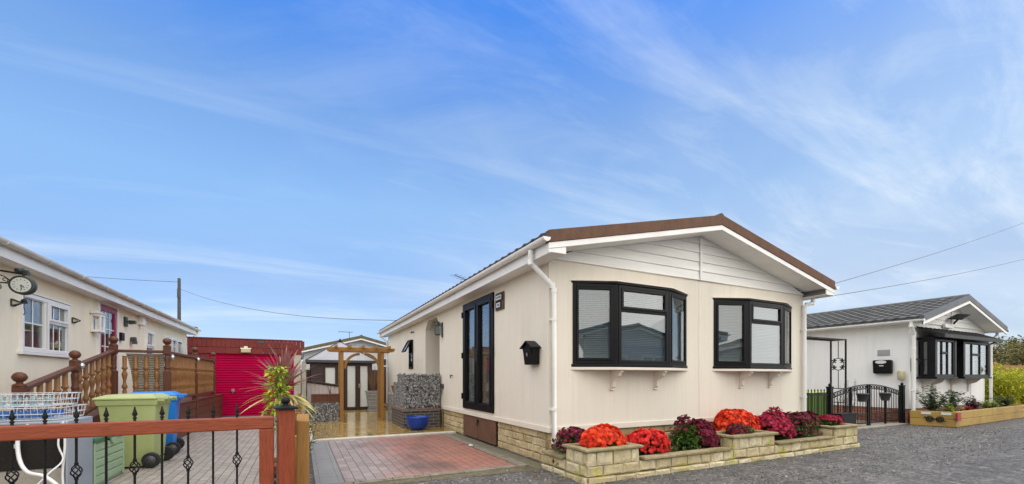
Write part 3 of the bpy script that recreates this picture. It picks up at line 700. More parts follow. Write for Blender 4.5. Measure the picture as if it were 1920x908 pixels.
# ------------------------------------------------------------------ left bungalow (ridge along Y, only its long side shows)
LX=-3.70
lm=dict(wall=M['yellow_cream'],gable=M['board'],roof=M['grey_tile'],verge=M['darkgrey'],barge=M['white'],soffit=M['board'],gutter=M['grey_gutter'])
lh=house('left_bungalow','yellow cream bungalow with white windows, magenta door and weathered white gutter','bungalow',-9.7,LX,3.2,19.0,.45,2.86,3.44,.35,.24,.115,lm,[],[],
   [(8.82,10.20,1.66,2.48),(11.5,12.48,.72,2.80),(14.40,15.10,1.60,2.50),(16.2,18.2,1.55,2.50)],tiles=False)
k=MB(); k.box(LX-.12,LX-.02,3.3,18.9,0,.448); k.build('skirting',M['redbrick'],lh)
LB=lambda y:(Vector((LX,y,0)),Y_,X_)
gb=lambda nx,nz:(lambda a,b,c,d:(nx,nz))
w=window(lh,LB(8.79),0,1.44,1.63,2.51,[(0,.46,0,1,0)],M['white'],.06,.07,name='window',bars=gb(2,2),proud=.035)
w2=window(lh,LB(8.79),.70,1.43,1.635,2.505,[(0,1,0,.60,0),(0,1,.60,1,1)],M['white'],.05,.066,name='window',bars=gb(3,1),proud=.038)
for cy in (9.0,9.4,9.75,10.05):
    pass
cu=MB()
for y0,y1 in ((8.86,9.44),(9.56,10.15)):      # net curtains behind the panes
    n=24
    for i in range(n):
        a=y0+(y1-y0)*i/n; b=y0+(y1-y0)*(i+1)/n; xa=LX-.16+.02*math.sin(i*1.9); xb=LX-.16+.02*math.sin((i+1)*1.9)
        cu.face([(xa,a,1.70),(xb,b,1.70),(xb,b,1.98+.05*math.sin(i*.26)),(xa,a,1.98+.05*math.sin((i-1)*.26))],sm=True)
cu.build('net_curtain',M['blind'],w)
b=MB(); b.box(LX+.001,LX+.06,8.74,10.28,1.585,1.625); b.box(LX+.001,LX+.05,8.76,10.26,2.515,2.535); b.build('cill',M['white'],w,.004)
d=MB(); B=LB(11.45)
for a,b_,c,e in ((0,.08,.72,2.84),(.99,1.07,.72,2.84),(.08,.99,2.76,2.84)): d.lbox(B,a,b_,-.07,.03,c,e)
dr=d.build('door',M['white'],lh,.005)
d=MB()
for a,b_,c,e in ((.085,.19,.74,2.755),(.88,.985,.74,2.755),(.19,.88,2.64,2.755),(.19,.88,.74,1.15)): d.lbox(B,a,b_,-.05,.012,c,e)
d.build('door_leaf',M['magenta_door'],dr,.004)
d=MB(); d.lbox(B,.19,.88,-.02,-.014,1.15,2.64); d.build('pane',M['glass'],dr)
d=MB()
for i in (1,2): x=.19+.69*i/3; d.lbox(B,x-.011,x+.011,-.013,-.004,1.15,2.64)
for i in (1,2,3): z=1.15+1.49*i/4; d.lbox(B,.19,.88,-.013,-.005,z-.011,z+.011)
d.build('glazing_bars',M['white'],dr)
d=MB(); d.lbox(B,.90,.93,.012,.022,1.62,1.82); d.lbox(B,.84,.925,.022,.05,1.72,1.74); d.build('handle',M['silver'],dr)
window(lh,LB(14.38),0,.74,1.58,2.52,[(0,1,0,.52,0),(0,1,.52,1,1)],M['white'],.055,.07,bars=gb(2,1),proud=.035)
window(lh,LB(16.18),0,2.04,1.53,2.52,[(0,.34,0,1,1),(.34,.66,0,.45,0),(.34,.66,.45,1,1),(.66,1,0,1,1)],M['white'],.055,.07,bars=gb(2,2),proud=.035)
downpipe(lh,[(-3.38,19.2,2.95),(-3.40,19.2,2.84),(-3.62,19.05,2.6),(-3.64,18.95,2.5),(-3.64,18.95,.1)],.036)
b=MB(); b.box(LX+.002,LX+.10,13.85,14.10,2.58,2.82); b.box(LX+.002,LX+.05,13.95,14.0,2.50,2.58); b.build('vent_box',M['white'],lh,.006)
b=MB(); b.box(LX+.001,LX+.006,13.93,13.955,.5,2.5); b.build('panel_joint',M['cream_trim'],lh)
# lamps and devices on the wall
def solar_lamp(y,z,label,s=1):
    l=thing('solar_wall_lamp',label,'wall lamp',(LX,y,z),'triangular lamps on the yellow cream wall')
    b=MB()
    for p,q in (((LX+.012,y-.06*s,z+.13*s),(LX+.012,y-.06*s,z-.0)),((LX+.012,y-.06*s,z+.13*s),(LX+.14*s,y+.04*s,z+.07*s)),((LX+.012,y-.06*s,z),(LX+.14*s,y+.04*s,z+.07*s)),((LX+.012,y+.05*s,z+.13*s),(LX+.012,y+.05*s,z)),((LX+.012,y+.05*s,z+.13*s),(LX+.14*s,y+.04*s,z+.07*s)),((LX+.012,y+.05*s,z),(LX+.14*s,y+.04*s,z+.07*s)),((LX+.012,y-.06*s,z+.13*s),(LX+.012,y+.05*s,z+.13*s)),((LX+.012,y-.06*s,z),(LX+.012,y+.05*s,z))):
        b.tube([p,q],.013*s,6)
    b.build('cage',M['greygreen_iron'],l)
    b=MB(); b.hexa([(LX+.005,y-.05*s,z+.01),(LX+.09*s,y+.02*s,z+.05*s),(LX+.09*s,y+.03*s,z+.05*s),(LX+.005,y+.04*s,z+.01),(LX+.005,y-.05*s,z+.12*s),(LX+.09*s,y+.02*s,z+.08*s),(LX+.09*s,y+.03*s,z+.08*s),(LX+.005,y+.04*s,z+.12*s)]); b.build('lamp_glass',M['lampyellow'],l)
solar_lamp(8.62,2.27,'dark triangular wall lamp under the wall clock, left of the large white window',.7)
solar_lamp(10.42,2.23,'dark triangular wall lamp between the large white window and the white lantern box',.7)
b=MB(); b.box(LX+.001,LX+.16,11.14,11.34,2.14,2.19); b.box(LX+.001,LX+.16,11.14,11.34,2.45,2.50); b.box(LX+.001,LX+.03,11.14,11.34,2.19,2.45)
for x,y in ((LX+.145,11.155),(LX+.145,11.325)): b.box(x-.015,x+.015,y-.015,y+.015,2.19,2.45)
b.box(LX+.05,LX+.11,11.2,11.28,2.19,2.40); b.prism([(LX+.001,11.10,2.50),(LX+.18,11.10,2.50),(LX+.10,11.10,2.56),(LX+.001,11.10,2.58)],(0,.28,0)); b.lathe([(.02,0),(.03,.06)],(LX+.08,11.24,2.08),8)
one(b,'lantern_box',M['white'],'white lantern box on the wall left of the magenta door','lantern',(LX,11.24,2.08),bevel=.004)
cm=thing('security_camera','dark floodlight on the yellow cream wall right of the magenta door','floodlight',(LX,12.98,2.45))
b=MB(); b.box(LX+.001,LX+.04,12.88,13.04,2.44,2.66); b.tube([(LX+.03,12.96,2.55),(LX+.12,12.96,2.55)],.02,6); b.build('bracket',M['greygreen_iron'],cm,.004)
b=MB(); b.hexa([(LX+.08,12.90,2.49),(LX+.20,12.90,2.51),(LX+.20,13.02,2.51),(LX+.08,13.02,2.49),(LX+.08,12.90,2.58),(LX+.20,12.90,2.58),(LX+.20,13.02,2.58),(LX+.08,13.02,2.59)]); b.build('lamp_head',M['greygreen_iron'],cm,.006)
b=MB(); b.box(LX+.001,LX+.07,12.55,12.72,2.08,2.26)
one(b,'wall_box',M['black'],'small square black box on the wall beside the magenta door frame','box',(LX,12.63,2.08),bevel=.005)
b=MB(); b.tube([(LX+.001,13.35,2.16),(LX+.10,13.35,2.16)],.06,8); b.box(LX+.05,LX+.12,13.25,13.38,2.05,2.13)
one(b,'porch_light',M['darkgrey'],'small dark porch light low between the door and the narrow white window','light',(LX,13.35,2.05))
# satellite dish with arm
sd=thing('satellite_dish','dark grey satellite dish with its arm reaching over the wall clock','satellite dish',(LX,7.25,2.7))
b=MB(); Mx=Matrix.Rotation(R(-78),3,'X')@Matrix.Identity(3); Mx=Matrix.Rotation(R(24),3,'Z')@Matrix.Rotation(R(90),3,'X')
b.lathe([(.02,-.06),(.12,-.05),(.22,-.02),(.28,.02),(.285,.02),(.275,.005),(.2,-.035)],(-3.56,7.12,2.80),24,M=Mx); b.build('dish',M['darkgrey'],sd)
b=MB(); b.tube([(-3.62,7.2,2.56),(-3.52,7.6,2.60),(-3.33,8.02,2.63)],.013,6); b.tube([(LX,7.05,2.75),(-3.6,7.1,2.76)],.025,6); b.build('arm',M['black_iron'],sd)
b=MB(); b.tube([(-3.37,7.95,2.66),(-3.34,8.02,2.68)],.033,10); b.box(-3.32,-3.28,7.99,8.05,2.62,2.67); b.build('receiver',M['greygreen_iron'],sd)
# station clock on a scroll bracket
ck=thing('wall_clock','round white station clock on a dark scroll bracket','clock',(LX,8.0,2.35))
CX,CY,CZ=-3.33,8.0,2.475
Ry=Matrix.Rotation(R(90),3,'X')
b=MB(); b.lathe([(.115,-.045),(.125,-.04),(.125,.04),(.115,.045),(.095,.046),(.095,-.0)],(CX,CY,CZ),28,M=Ry)
b.build('case',M['greygreen_iron'],ck)
b=MB(); b.lathe([(.098,0),(.098,.003)],(CX,CY-.046,CZ),28,M=Ry); fc=b.build('dial',M['clockface'],ck)
b=MB()
for k_ in range(12):
    a=math.pi*2*k_/12; p=Vector((CX+.078*math.sin(a),CY-.051,CZ+.078*math.cos(a))); q=Vector((CX+.062*math.sin(a),CY-.051,CZ+.062*math.cos(a))); b.bar(p,q,.006,.002,up=(0,1,0))
b.build('hour_marks',M['darkgrey'],fc)
b=MB()
for a,L,w_ in ((R(135),.05,.008),(R(172),.066,.006)): b.bar((CX,CY-.054,CZ),(CX+L*math.sin(a),CY-.054,CZ+L*math.cos(a)),w_,.002,up=(0,1,0))
b.build('hands',M['black_iron'],fc)
b=MB(); b.box(LX+.001,LX+.02,CY-.03,CY+.03,CZ-.14,CZ+.16)
b.tube([(LX+.02,CY,CZ+.02),(CX-.12,CY,CZ+.02)],.010,6); b.tube([(CX,CY,CZ+.12),(CX+.02,CY,CZ+.16),(CX+.05,CY,CZ+.20),(CX-.02,CY,CZ+.20)],.012,6)
def spiral(mb,c,r0,r1,a0,a1,n=20,rad=.006):
    mb.tube([(c[0]+(r0+(r1-r0)*i/n)*math.cos(a0+(a1-a0)*i/n),c[1],c[2]+(r0+(r1-r0)*i/n)*math.sin(a0+(a1-a0)*i/n)) for i in range(n+1)],rad,5)
spiral(b,(LX+.10,CY,CZ+.08),.06,.012,R(-90),R(330)); spiral(b,(LX+.12,CY,CZ-.04),.055,.012,R(90),R(-330)); spiral(b,(LX+.20,CY,CZ+.06),.035,.008,R(-90),R(330)); spiral(b,(LX+.06,CY,CZ-.09),.045,.01,R(120),R(-300))
b.tube([(LX+.02,CY,CZ+.14),(LX+.10,CY,CZ+.145),(LX+.2,CY,CZ+.10),(CX-.11,CY,CZ+.05)],.007,5)
b.build('scroll_bracket',M['greygreen_iron'],ck)
b=MB(); b.tube([(CX+.01,CY,CZ-.125),(CX+.01,CY,CZ-.18)],.004,5); b.lathe([(.01,.06),(.028,.045),(.035,.01),(.045,0)],(CX+.01,CY,CZ-.24),10); b.tube([(CX+.01,CY,CZ-.24),(CX+.01,CY,CZ-.30),(CX+.02,CY,CZ-.36),(CX+.006,CY,CZ-.40)],.005,5); b.build('bell',M['black_iron'],ck)
# ------------------------------------------------------------------ raised walkway with turned balusters
dk=thing('timber_walkway','brown stained timber walkway with turned balusters and ball topped posts','walkway',(-2.2,9.8,0))
def balprof(h): 
    return [(.019,0),(.019,h*.16),(.012,h*.19),(.024,h*.23),(.026,h*.27),(.015,h*.33),(.013,h*.40),(.022,h*.50),(.026,h*.56),(.018,h*.62),(.012,h*.66),(.026,h*.69),(.026,h*.72),(.019,h*.74),(.019,h)]
def newel(x,y,z0,z1):
    m=MB(); w=.05
    m.box(x-w,x+w,y-w,y+w,z0,z1-.52); m.lathe([(.048,0),(.034,.02),(.046,.05),(.046,.07),(.036,.09),(.042,.2),(.047,.25),(.034,.28),(.047,.30)],(x,y,z1-.52),14)
    m.box(x-w,x+w,y-w,y+w,z1-.22,z1-.075); m.lathe([(.062,0),(.062,.015),(.03,.03),(.026,.045)],(x,y,z1-.075),14)
    m.lathe([(.026,0),(.052,.018),(.066,.05),(.066,.068),(.05,.10),(.02,.118)],(x,y,z1-.032),16)
    return m.build('newel_post',M['mahogany'],dk,.006)
DZ=.70; DX=-2.20
NP=[(-2.95,7.02,.0,1.22),(-2.95,8.38,.25,1.55),(-2.95,9.8,.6,1.88),(DX,9.8,0,1.88),(DX,12.1,0,1.86),(DX,14.4,0,1.86)]
for p in NP: newel(*p)
m=MB()
for p,q in (((-2.95,7.02,1.10),(-2.95,8.38,1.40)),((-2.95,8.38,1.40),(-2.95,9.8,1.71)),((-2.95,9.8,1.71),(DX,9.8,1.71)),((DX,9.8,1.70),(DX,12.1,1.70)),((DX,12.1,1.70),(DX,14.4,1.70))):
    p,q=Vector(p),Vector(q); d=(q-p).normalized()*.05; m.bar(p+d,q-d,.085,.05); 
m.build('handrail',M['mahogany_h'],dk,.008)
m=MB()
for p,q in (((-2.95,7.02,.33),(-2.95,8.38,.63)),((-2.95,8.38,.63),(-2.95,9.8,.94)),((-2.95,9.8,.86),(DX,9.8,.86)),((DX,9.8,.84),(DX,12.1,.84)),((DX,12.1,.84),(DX,14.4,.84))):
    p,q=Vector(p),Vector(q); d=(q-p).normalized()*.05; m.bar(p+d,q-d,.06,.045)
m.build('bottom_rail',M['mahogany_h'],dk,.006)
def fresh_bal(x,y,z,h,s=1):
    m=MB(); m.lathe([(r*s,zz) for r,zz in balprof(h)],(x,y,z),8); return m.build('baluster',M['walnut'],dk)
b0=None
for i in range(1,13):                   # sloping run in two bays
    f=i/13; y=7.02+2.78*f
    if abs(y-8.38)<.09: continue
    z=.35+.61*f
    if b0 is None: b0=fresh_bal(-2.95,y,z,.74,1.65); by,bz=y,z
    else: inst(b0,dk,(0,y-by,z-bz))
for i in range(1,5): inst(b0,dk,(.75*i/5,9.8-by,.885-bz))
b1=None
for i in range(1,20):
    for y0 in (9.8,12.1):
        if b1 is None: b1=fresh_bal(DX,y0+2.3*i/20,.868,.80,1.0); by1=y0+2.3*i/20
        else: inst(b1,dk,(0,y0+2.3*i/20-by1,0))
m=MB()
nb=9
for i in range(nb): m.box(-3.66,DX-.03+.03,9.80+(14.42-9.80)*i/nb+.004,9.80+(14.42-9.80)*(i+1)/nb-.004,DZ-.03,DZ,t=random.random())
m.build('deck_boards',M['mahogany_h'],dk)
m=MB()
h=(.70-.02)/4
for k in range(4):
    m.box(DX-.01,DX+.03,9.76,15.75,.02+h*k,.02+h*(k+1)-.008,t=random.random()); m.box(-3.0,DX-.011,9.76,9.79,.02+h*k,.02+h*(k+1)-.008,t=random.random())
m.box(DX-.02,DX+.045,9.75,15.76,.70,.725)
m.build('skirting_board',M['mahogany_h'],dk,.004)
m=MB(); m.hexa([(-3.66,5.4,.02),(-3.0,5.4,.02),(-3.0,9.75,.02),(-3.66,9.75,.02),(-3.66,5.4,.05),(-3.0,5.4,.05),(-3.0,9.75,.69),(-3.66,9.75,.69)]); m.build('ramp',M['mahogany_h'],dk)
sc_=MB(); n=20
for i in range(n):                        # printed privacy screen, its left edge cut in a curve
    z0=.87+.80*i/n; z1=.87+.80*(i+1)/n; e=lambda z:-2.70-.10*max(0,(z-.87)/.8)**2.2+.0
    sc_.face([(e(z0),9.87,z0),(-2.26,9.87,z0),(-2.26,9.87,z1),(e(z1),9.87,z1)]); sc_.face([(e(z0),9.876,z0),(-2.26,9.876,z0),(-2.26,9.876,z1),(e(z1),9.876,z1)])
N=NT('stone_print_screen'); wv=N.n('ShaderNodeTexWave',wave_type='BANDS',bands_direction='Z'); wv.inputs['Scale'].default_value=7.5; wv.inputs['Distortion'].default_value=5; wv.inputs['Detail'].default_value=3; N.l(N.pos((1.3,1,1)),wv.inputs['Vector'])
f=N.noise(N.pos(),18,4); col=N.ramp(wv.outputs['Fac'],[(0,(.12,.105,.08)),(.35,(.33,.29,.22)),(1,(.50,.45,.36))]); col=N.mix(N.ramp(f,[(.4,(0,0,0)),(.8,(.6,.6,.6))]),col,(.22,.19,.14)); N.bsdf(col,.8); 
tag(sc_.build('privacy_screen',N.m,None),'stone patterned privacy screen tied behind the walkway balusters','screen')
fairy=None
for i,(x,y,z) in enumerate(((-2.90,8.45,1.44),(-2.14,9.88,1.64),(-2.14,12.1,1.68))):
    b=MB(); b.lathe([(.012,0),(.035,.02),(.04,.06),(.02,.085)],(x,y,z-.07),8); b.box(x-.02,x+.02,y-.02,y+.02,z+.015,z+.03)
    one(b,'clip_light',M['silver'],['small clear clip light on the sloping handrail near the wheelie bins','small clear clip light on the ball topped post above the blue bin','small clear clip light halfway along the level handrail'][i],'light',(x,y,z-.07),'clip lights on the walkway rail')
# ------------------------------------------------------------------ garage
GY=15.8
ga=thing('garage','low garage with magenta roller door under red stained boards','garage',(-1.5,GY,0))
b=MB(); b.box(-3.05,-.20,GY+.12,21,2.30,2.38); b.box(-3.05,-2.95,GY+.12,21,0,2.30); b.box(-.16,-.06,GY+.12,21,0,2.30); b.build('wall',M['concrete'],ga)
b=MB(); b.box(-.20,.0,GY-.03,GY+.30,0,2.0); b.build('pier',M['pebbledash'],ga,.01)
b=MB(); b.box(-3.06,-2.52,GY+.0,GY+.1,0,2.0); b.build('side_panel',M['redfascia'],ga)
b=MB(); z=.03
while z<1.97:
    b.hexa([(-2.55,GY+.02,z),(-.205,GY+.02,z),(-.205,GY+.06,z),(-2.55,GY+.06,z),(-2.55,GY+.035,z+.062),(-.205,GY+.035,z+.062),(-.205,GY+.06,z+.062),(-2.55,GY+.06,z+.062)])
    b.box(-2.55,-.205,GY+.012,GY+.06,z+.062,z+.076); z+=.076
b.build('roller_door',M['magenta'],ga)
b=MB(); x=-3.06
while x<.02: b.box(x,x+.118,GY-.05,GY-.01,2.18,2.44-.02*random.random()*.5,t=random.random()); x+=.122
x=-3.06
while x<.0: w_=random.uniform(.7,1.2); b.box(x,min(x+w_,.03)-.004,GY-.04,GY-.005,1.98,2.175,t=random.random()); x+=w_
b.box(-3.08,.05,GY-.07,GY+.2,2.44,2.465)
b.build('fascia_boards',M['redfascia'],ga,.003)
fl=thing('bulkhead_lamp','square cream lamp above the magenta garage door','lamp',(-1.55,GY-.04,2.0))
b=MB(); b.box(-1.68,-1.42,GY-.14,GY-.045,2.02,2.14); b.build('lamp_cover',M['lampyellow'],fl,.012)
b=MB(); b.box(-1.70,-1.40,GY-.10,GY-.041,2.14,2.165); b.box(-1.60,-1.50,GY-.09,GY-.051,2.166,2.22); b.build('lamp_base',M['cream_trim'],fl,.004)
b=MB(); b.box(-1.22,-1.05,GY-.062,GY-.051,2.34,2.41)
one(b,'vent_plate',M['darkgrey'],'small dark plate on the red boards above the garage','plate',(-1.13,GY-.06,2.34))
b=MB(); b.lathe([(.03,0),(.05,.01),(.05,.03)],(-1.9,GY+.01,.83),8,M=Matrix.Rotation(R(90),3,'X')); b.box(-1.905,-1.895,GY-.03,GY-.02,.74,.84)
one(b,'door_handle_lock',M['wire'],'small lever handle on the magenta garage door','handle',(-1.9,GY,.74))
# ------------------------------------------------------------------ bins
def wheelie(name,label,mat,wm,loc,rz,group):
    W_=.56; D=.66; r=thing(name,label,'wheelie bin',(0,0,0),group)
    def ring(z,w,d0,d1): return [(-d0,-w/2,z),(d1,-w/2,z),(d1,w/2,z),(-d0,w/2,z)]
    b=MB(); b.hexa(ring(.02,.46,.24,.26)+ring(.93,.56,.34,.32)); b.hexa(ring(.88,.585,.352,.333)+ring(.955,.60,.36,.34))
    b.hexa([(-.30,-.2,.60),(-.26,-.2,.25),(-.26,.2,.25),(-.30,.2,.60),(-.325,-.2,.60),(-.275,-.2,.25),(-.275,.2,.25),(-.325,.2,.60)])
    b.build('body',mat,r,.022,3)
    b=MB(); b.poly([(-.39,-.31,.957),(.33,-.31,.957),(.33,.31,.957),(-.39,.31,.957),(-.39,-.31,.985),(.33,-.31,.985),(.33,.31,.985),(-.39,.31,.985),(-.26,-.22,1.03),(.25,-.22,1.035),(.25,.22,1.035),(-.26,.22,1.03)],[(3,2,1,0),(0,1,5,4),(1,2,6,5),(2,3,7,6),(3,0,4,7),(4,5,9,8),(5,6,10,9),(6,7,11,10),(7,4,8,11),(8,9,10,11)])
    b.box(-.435,-.391,-.2,.2,.945,.972); b.build('lid',mat,r,.012,3)
    b=MB(); b.tube([(.40,-.26,.96),(.40,.26,.96)],.017,8); 
    for y in (-.25,-.09,.09,.25): b.box(.33,.415,y-.018,y+.018,.93,.985)
    b.build('handle',mat,r,.004)
    b=MB(); b.tube([(.26,-.29,.108),(.26,.29,.108)],.012,8); b.build('axle',M['black_iron'],r)
    for y in (-.30,.30):
        b=MB(); b.lathe([(.055,-.03),(.097,-.03),(.108,-.02),(.108,.02),(.097,.03),(.055,.03)],(.27,y,.108),26,M=Ry,sm=False); w=b.build('wheel',M['rubber'],r)
        b=MB(); s=-1 if y<0 else 1
        b.lathe([(.065,.0),(.057,.012),(.022,.006),(.020,.02)],(.27,y+s*.029,.108),16,M=Matrix.Rotation(R(90) if s<0 else R(-90),3,'X')); b.build('hub',M['darkgrey'],w)
    r.location=loc; r.rotation_euler=(0,0,rz); r.scale=(.94,.94,.97); return r
wheelie('wheelie_bin','lime green wheelie bin with its lid closed beside the sage chest','x' and M['green_bin'],None,(-2.06,7.66,.012),R(-4),'wheelie bins on the left drive')
wheelie('wheelie_bin','bright blue wheelie bin standing behind the lime green bin','x' and M['blue_bin'],None,(-2.10,8.66,.012),R(6),'wheelie bins on the left drive')
# sage plastic chest
ch=thing('storage_chest','sage green ridged plastic chest with dark green rim','storage chest',(-2.33,6.7,0))
b=MB(); b.box(-2.62,-2.06,6.26,7.14,.015,.52)
for k in range(5): b.box(-2.06+.001,-2.045,6.30,7.10,.05+.092*k,.05+.092*k+.078)
b.box(-2.058,-2.04,6.26,6.30,.015,.52); b.box(-2.058,-2.04,7.10,7.14,.015,.52)
b.build('body',M['sage'],ch,.008)
b=MB(); b.box(-2.65,-2.025,6.235,7.165,.523,.565); b.poly([(-2.65,6.235,.566),(-2.03,6.235,.566),(-2.03,7.165,.566),(-2.65,7.165,.566),(-2.5,6.35,.60),(-2.15,6.35,.60),(-2.15,7.05,.60),(-2.5,7.05,.60)],[(0,1,5,4),(1,2,6,5),(2,3,7,6),(3,0,4,7),(4,5,6,7)]); b.build('lid',M['sage_dark'],ch,.008)
b=MB(); b.prism([(-2.043,6.66,.522),(-2.043,6.84,.522),(-2.043,6.80,.47),(-2.043,6.75,.445),(-2.043,6.70,.47)],(.02,0,0)); b.build('clasp',M['sage'],ch,.003)
# old dishwasher
dw=thing('dishwasher','grey cased dishwasher with black padded back, standing outdoors','dishwasher',(-2.35,5.97,0))
b=MB(); b.box(-2.66,-2.05,5.66,6.24,.03,.82); b.box(-2.058,-2.04,5.64,5.68,.03,.815); b.build('casing',M['appliance'],dw,.008)
b=MB(); b.box(-2.65,-2.065,5.640,5.659,.37,.80); b.build('back_pad',M['bitumen'],dw,.004)
b=MB(); b.box(-2.65,-2.065,5.645,5.659,.04,.365); b.build('base_panel',M['concrete'],dw,.004)
b=MB(); b.lathe([(.022,0),(.022,.012)],(-2.40,5.64,.60),10,M=Ry); b.build('plug_cap',M['clockface'],dw)
b=MB(); b.tube(smooth_path([(-2.30,5.62,.80),(-2.36,5.60,.70),(-2.34,5.56,.50),(-2.24,5.45,.38),(-2.1,5.40,.33),(-1.98,5.38,.18),(-2.0,5.36,.03)]),.016,10); b.build('drain_hose',M['hose'],dw)
b=MB(); b.tube(smooth_path([(-2.08,5.63,.80),(-2.09,5.60,.60),(-2.05,5.58,.45),(-2.12,5.5,.34),(-2.2,5.42,.20),(-2.25,5.4,.03)]),.008,6); b.tube(smooth_path([(-2.07,5.63,.82),(-2.05,5.62,.6),(-2.06,5.6,.3),(-2.02,5.55,.03)]),.010,6); b.build('power_cable',M['hose'],dw)
def rack(z,label,blue,dx=0,dy=0):
    r=thing('wire_rack',label,'dish rack',(-2.4+dx,5.95+dy,z),'dishwasher racks piled on the casing')
    x0,x1,y0,y1=-2.68+dx,-2.12+dx,5.68+dy,6.22+dy; b=MB(); rr=.0042
    for zz in (0,.055,.115):
        g=.012*zz/.06
        P=[(x0-g,y0-g,z+zz),(x1+g,y0-g,z+zz),(x1+g,y1+g,z+zz),(x0-g,y1+g,z+zz)]
        for i in range(4): b.tube([P[i],P[(i+1)%4]],rr if zz else .0035,5)
    n=12
    for i in range(n+1):
        f=i/n; x=x0+(x1-x0)*f; y=y0+(y1-y0)*f
        b.tube([(x,y0-.02,z+.115),(x,y0,z),(x,y1,z),(x,y1+.02,z+.115)],.0028,4); 
        if i%2==0: b.tube([(x0-.02,y,z+.115),(x0,y,z),(x1,y,z),(x1+.02,y,z+.115)],.0028,4)
        if 0<i<n:
            for yy in (y0+.15,y0+.36): b.tube([(x,yy,z),(x,yy+.012,z+.085)],.0026,4)
    b.build('wire_basket',M['rackwire'],r)
    b=MB()
    if blue:
        for yy in (y0+.08,y0+.28): 
            b.box(x0+.01,x1-.08,yy-.006,yy+.006,z+.055,z+.078)
            for i in range(9): x=x0+.03+(x1-x0-.14)*i/8; b.hexa([(x,yy-.01,z+.02),(x+.03,yy-.01,z+.02),(x+.03,yy+.05,z+.02),(x,yy+.05,z+.02),(x+.02,yy-.012,z+.08),(x+.05,yy-.012,z+.08),(x+.05,yy+.05,z+.07),(x+.02,yy+.05,z+.07)])
        b.build('cup_shelf',M['rackblue'],r)
    else:
        for i in range(5):
            x=x0+.06+(x1-x0-.12)*i/4; b.lathe([(.022,0),(.030,.004),(.034,.085),(.031,.085),(.027,.008)],(x,y0+.10,z+.01),10)
        b.build('tumbler',M['glass_dim'],r)
    return r
rack(.835,'lower wire dish rack with blue plastic cup shelves',True)
rack(.965,'upper wire dish rack holding clear tumblers',False,-.06,.03)
# ------------------------------------------------------------------ near gate
GTY=2.63
gt=thing('driveway_gate','red stained timber gate with black iron balusters','gate',(-1.0,GTY,0))
b=MB(); b.box(-2.3,-.13,GTY-.022,GTY+.022,.972,1.038); b.build('top_rail',M['redwood_h'],gt,.006)
b=MB(); b.box(-2.3,-.13,GTY-.022,GTY+.022,.10,.19); b.build('bottom_rail',M['redwood_h'],gt,.006)
b=MB(); b.box(-.198,-.13,GTY-.021,GTY+.021,.19,.971); b.build('stile',M['redwood_v'],gt,.005)
def gbal(x,basket):
    b=MB(); b.tube([(x,GTY,.19),(x,GTY,.9)],.0052,6) if not basket else None
    if basket: b.tube([(x,GTY,.19),(x,GTY,.786)],.0052,6); b.tube([(x,GTY,.848),(x,GTY,.972)],.0052,6)
    else: b.tube([(x,GTY,.9),(x,GTY,.972)],.0052,6)
    o=b.build('baluster',M['black_iron'],gt)
    b=MB(); b.lathe([(.006,0),(.006,.008),(.0045,.010),(.0085,.014),(.0085,.019),(.0045,.023),(.0115,.034),(.0075,.047),(.0035,.062),(.004,.066),(.0012,.072)],(x,GTY,1.036),8); b.build('finial',M['black_iron'],o)
    if basket:
        b=MB()
        for k in range(5):
            pts=[]
            for i in range(13):
                f=i/12; a=2*math.pi*k/5+f*2.6; r=.0165*math.sin(math.pi*f)**.8+.003; pts.append((x+r*math.cos(a),GTY+r*math.sin(a),.787+.060*f))
            b.tube(pts,.0028,5)
        b.lathe([(.008,0),(.008,.009)],(x,GTY,.778),8); b.lathe([(.008,0),(.008,.009)],(x,GTY,.847),8)
        b.build('basket_twist',M['black_iron'],o)
    return o
xs=[-.299-.1037*i for i in range(19)]
pb_=gbal(xs[0],True); pn_=gbal(xs[1],False)
for i,x in enumerate(xs[2:],2): inst(pb_ if i%2==0 else pn_,gt,(x-xs[i%2],0,0))
gp=thing('gate_post','square red stained gate post with a black ball cap','gate post',(-.075,2.66,0))
b=MB(); b.box(-.116,-.034,2.619,2.701,0,1.072); b.build('post',M['redwood_v'],gp,.006)
b=MB(); b.poly([(-.13,2.605,1.073),(-.02,2.605,1.073),(-.02,2.715,1.073),(-.13,2.715,1.073),(-.13,2.605,1.083),(-.02,2.605,1.083),(-.02,2.715,1.083),(-.13,2.715,1.083),(-.095,2.64,1.096),(-.055,2.64,1.096),(-.055,2.68,1.096),(-.095,2.68,1.096)],[(3,2,1,0),(0,1,5,4),(1,2,6,5),(2,3,7,6),(3,0,4,7),(4,5,9,8),(5,6,10,9),(6,7,11,10),(7,4,8,11),(8,9,10,11)])
b.lathe([(.016,0),(.012,.006),(.020,.013),(.023,.024),(.018,.036),(.007,.044)],(-.075,2.66,1.095),16); b.build('cap',M['black_iron'],gp)
gp.rotation_euler=(0,0,R(9))
b=MB(); b.hexa([(-.022,2.74,0),(.045,2.74,0),(.045,2.84,0),(-.022,2.84,0),(-.022,2.74,1.0),(.045,2.74,.992),(.045,2.84,1.03),(-.022,2.84,1.03)])
one(b,'timber_post',M['tanwood'],'pale unstained timber post beside the red gate post','post',(.01,2.79,0),bevel=.006)
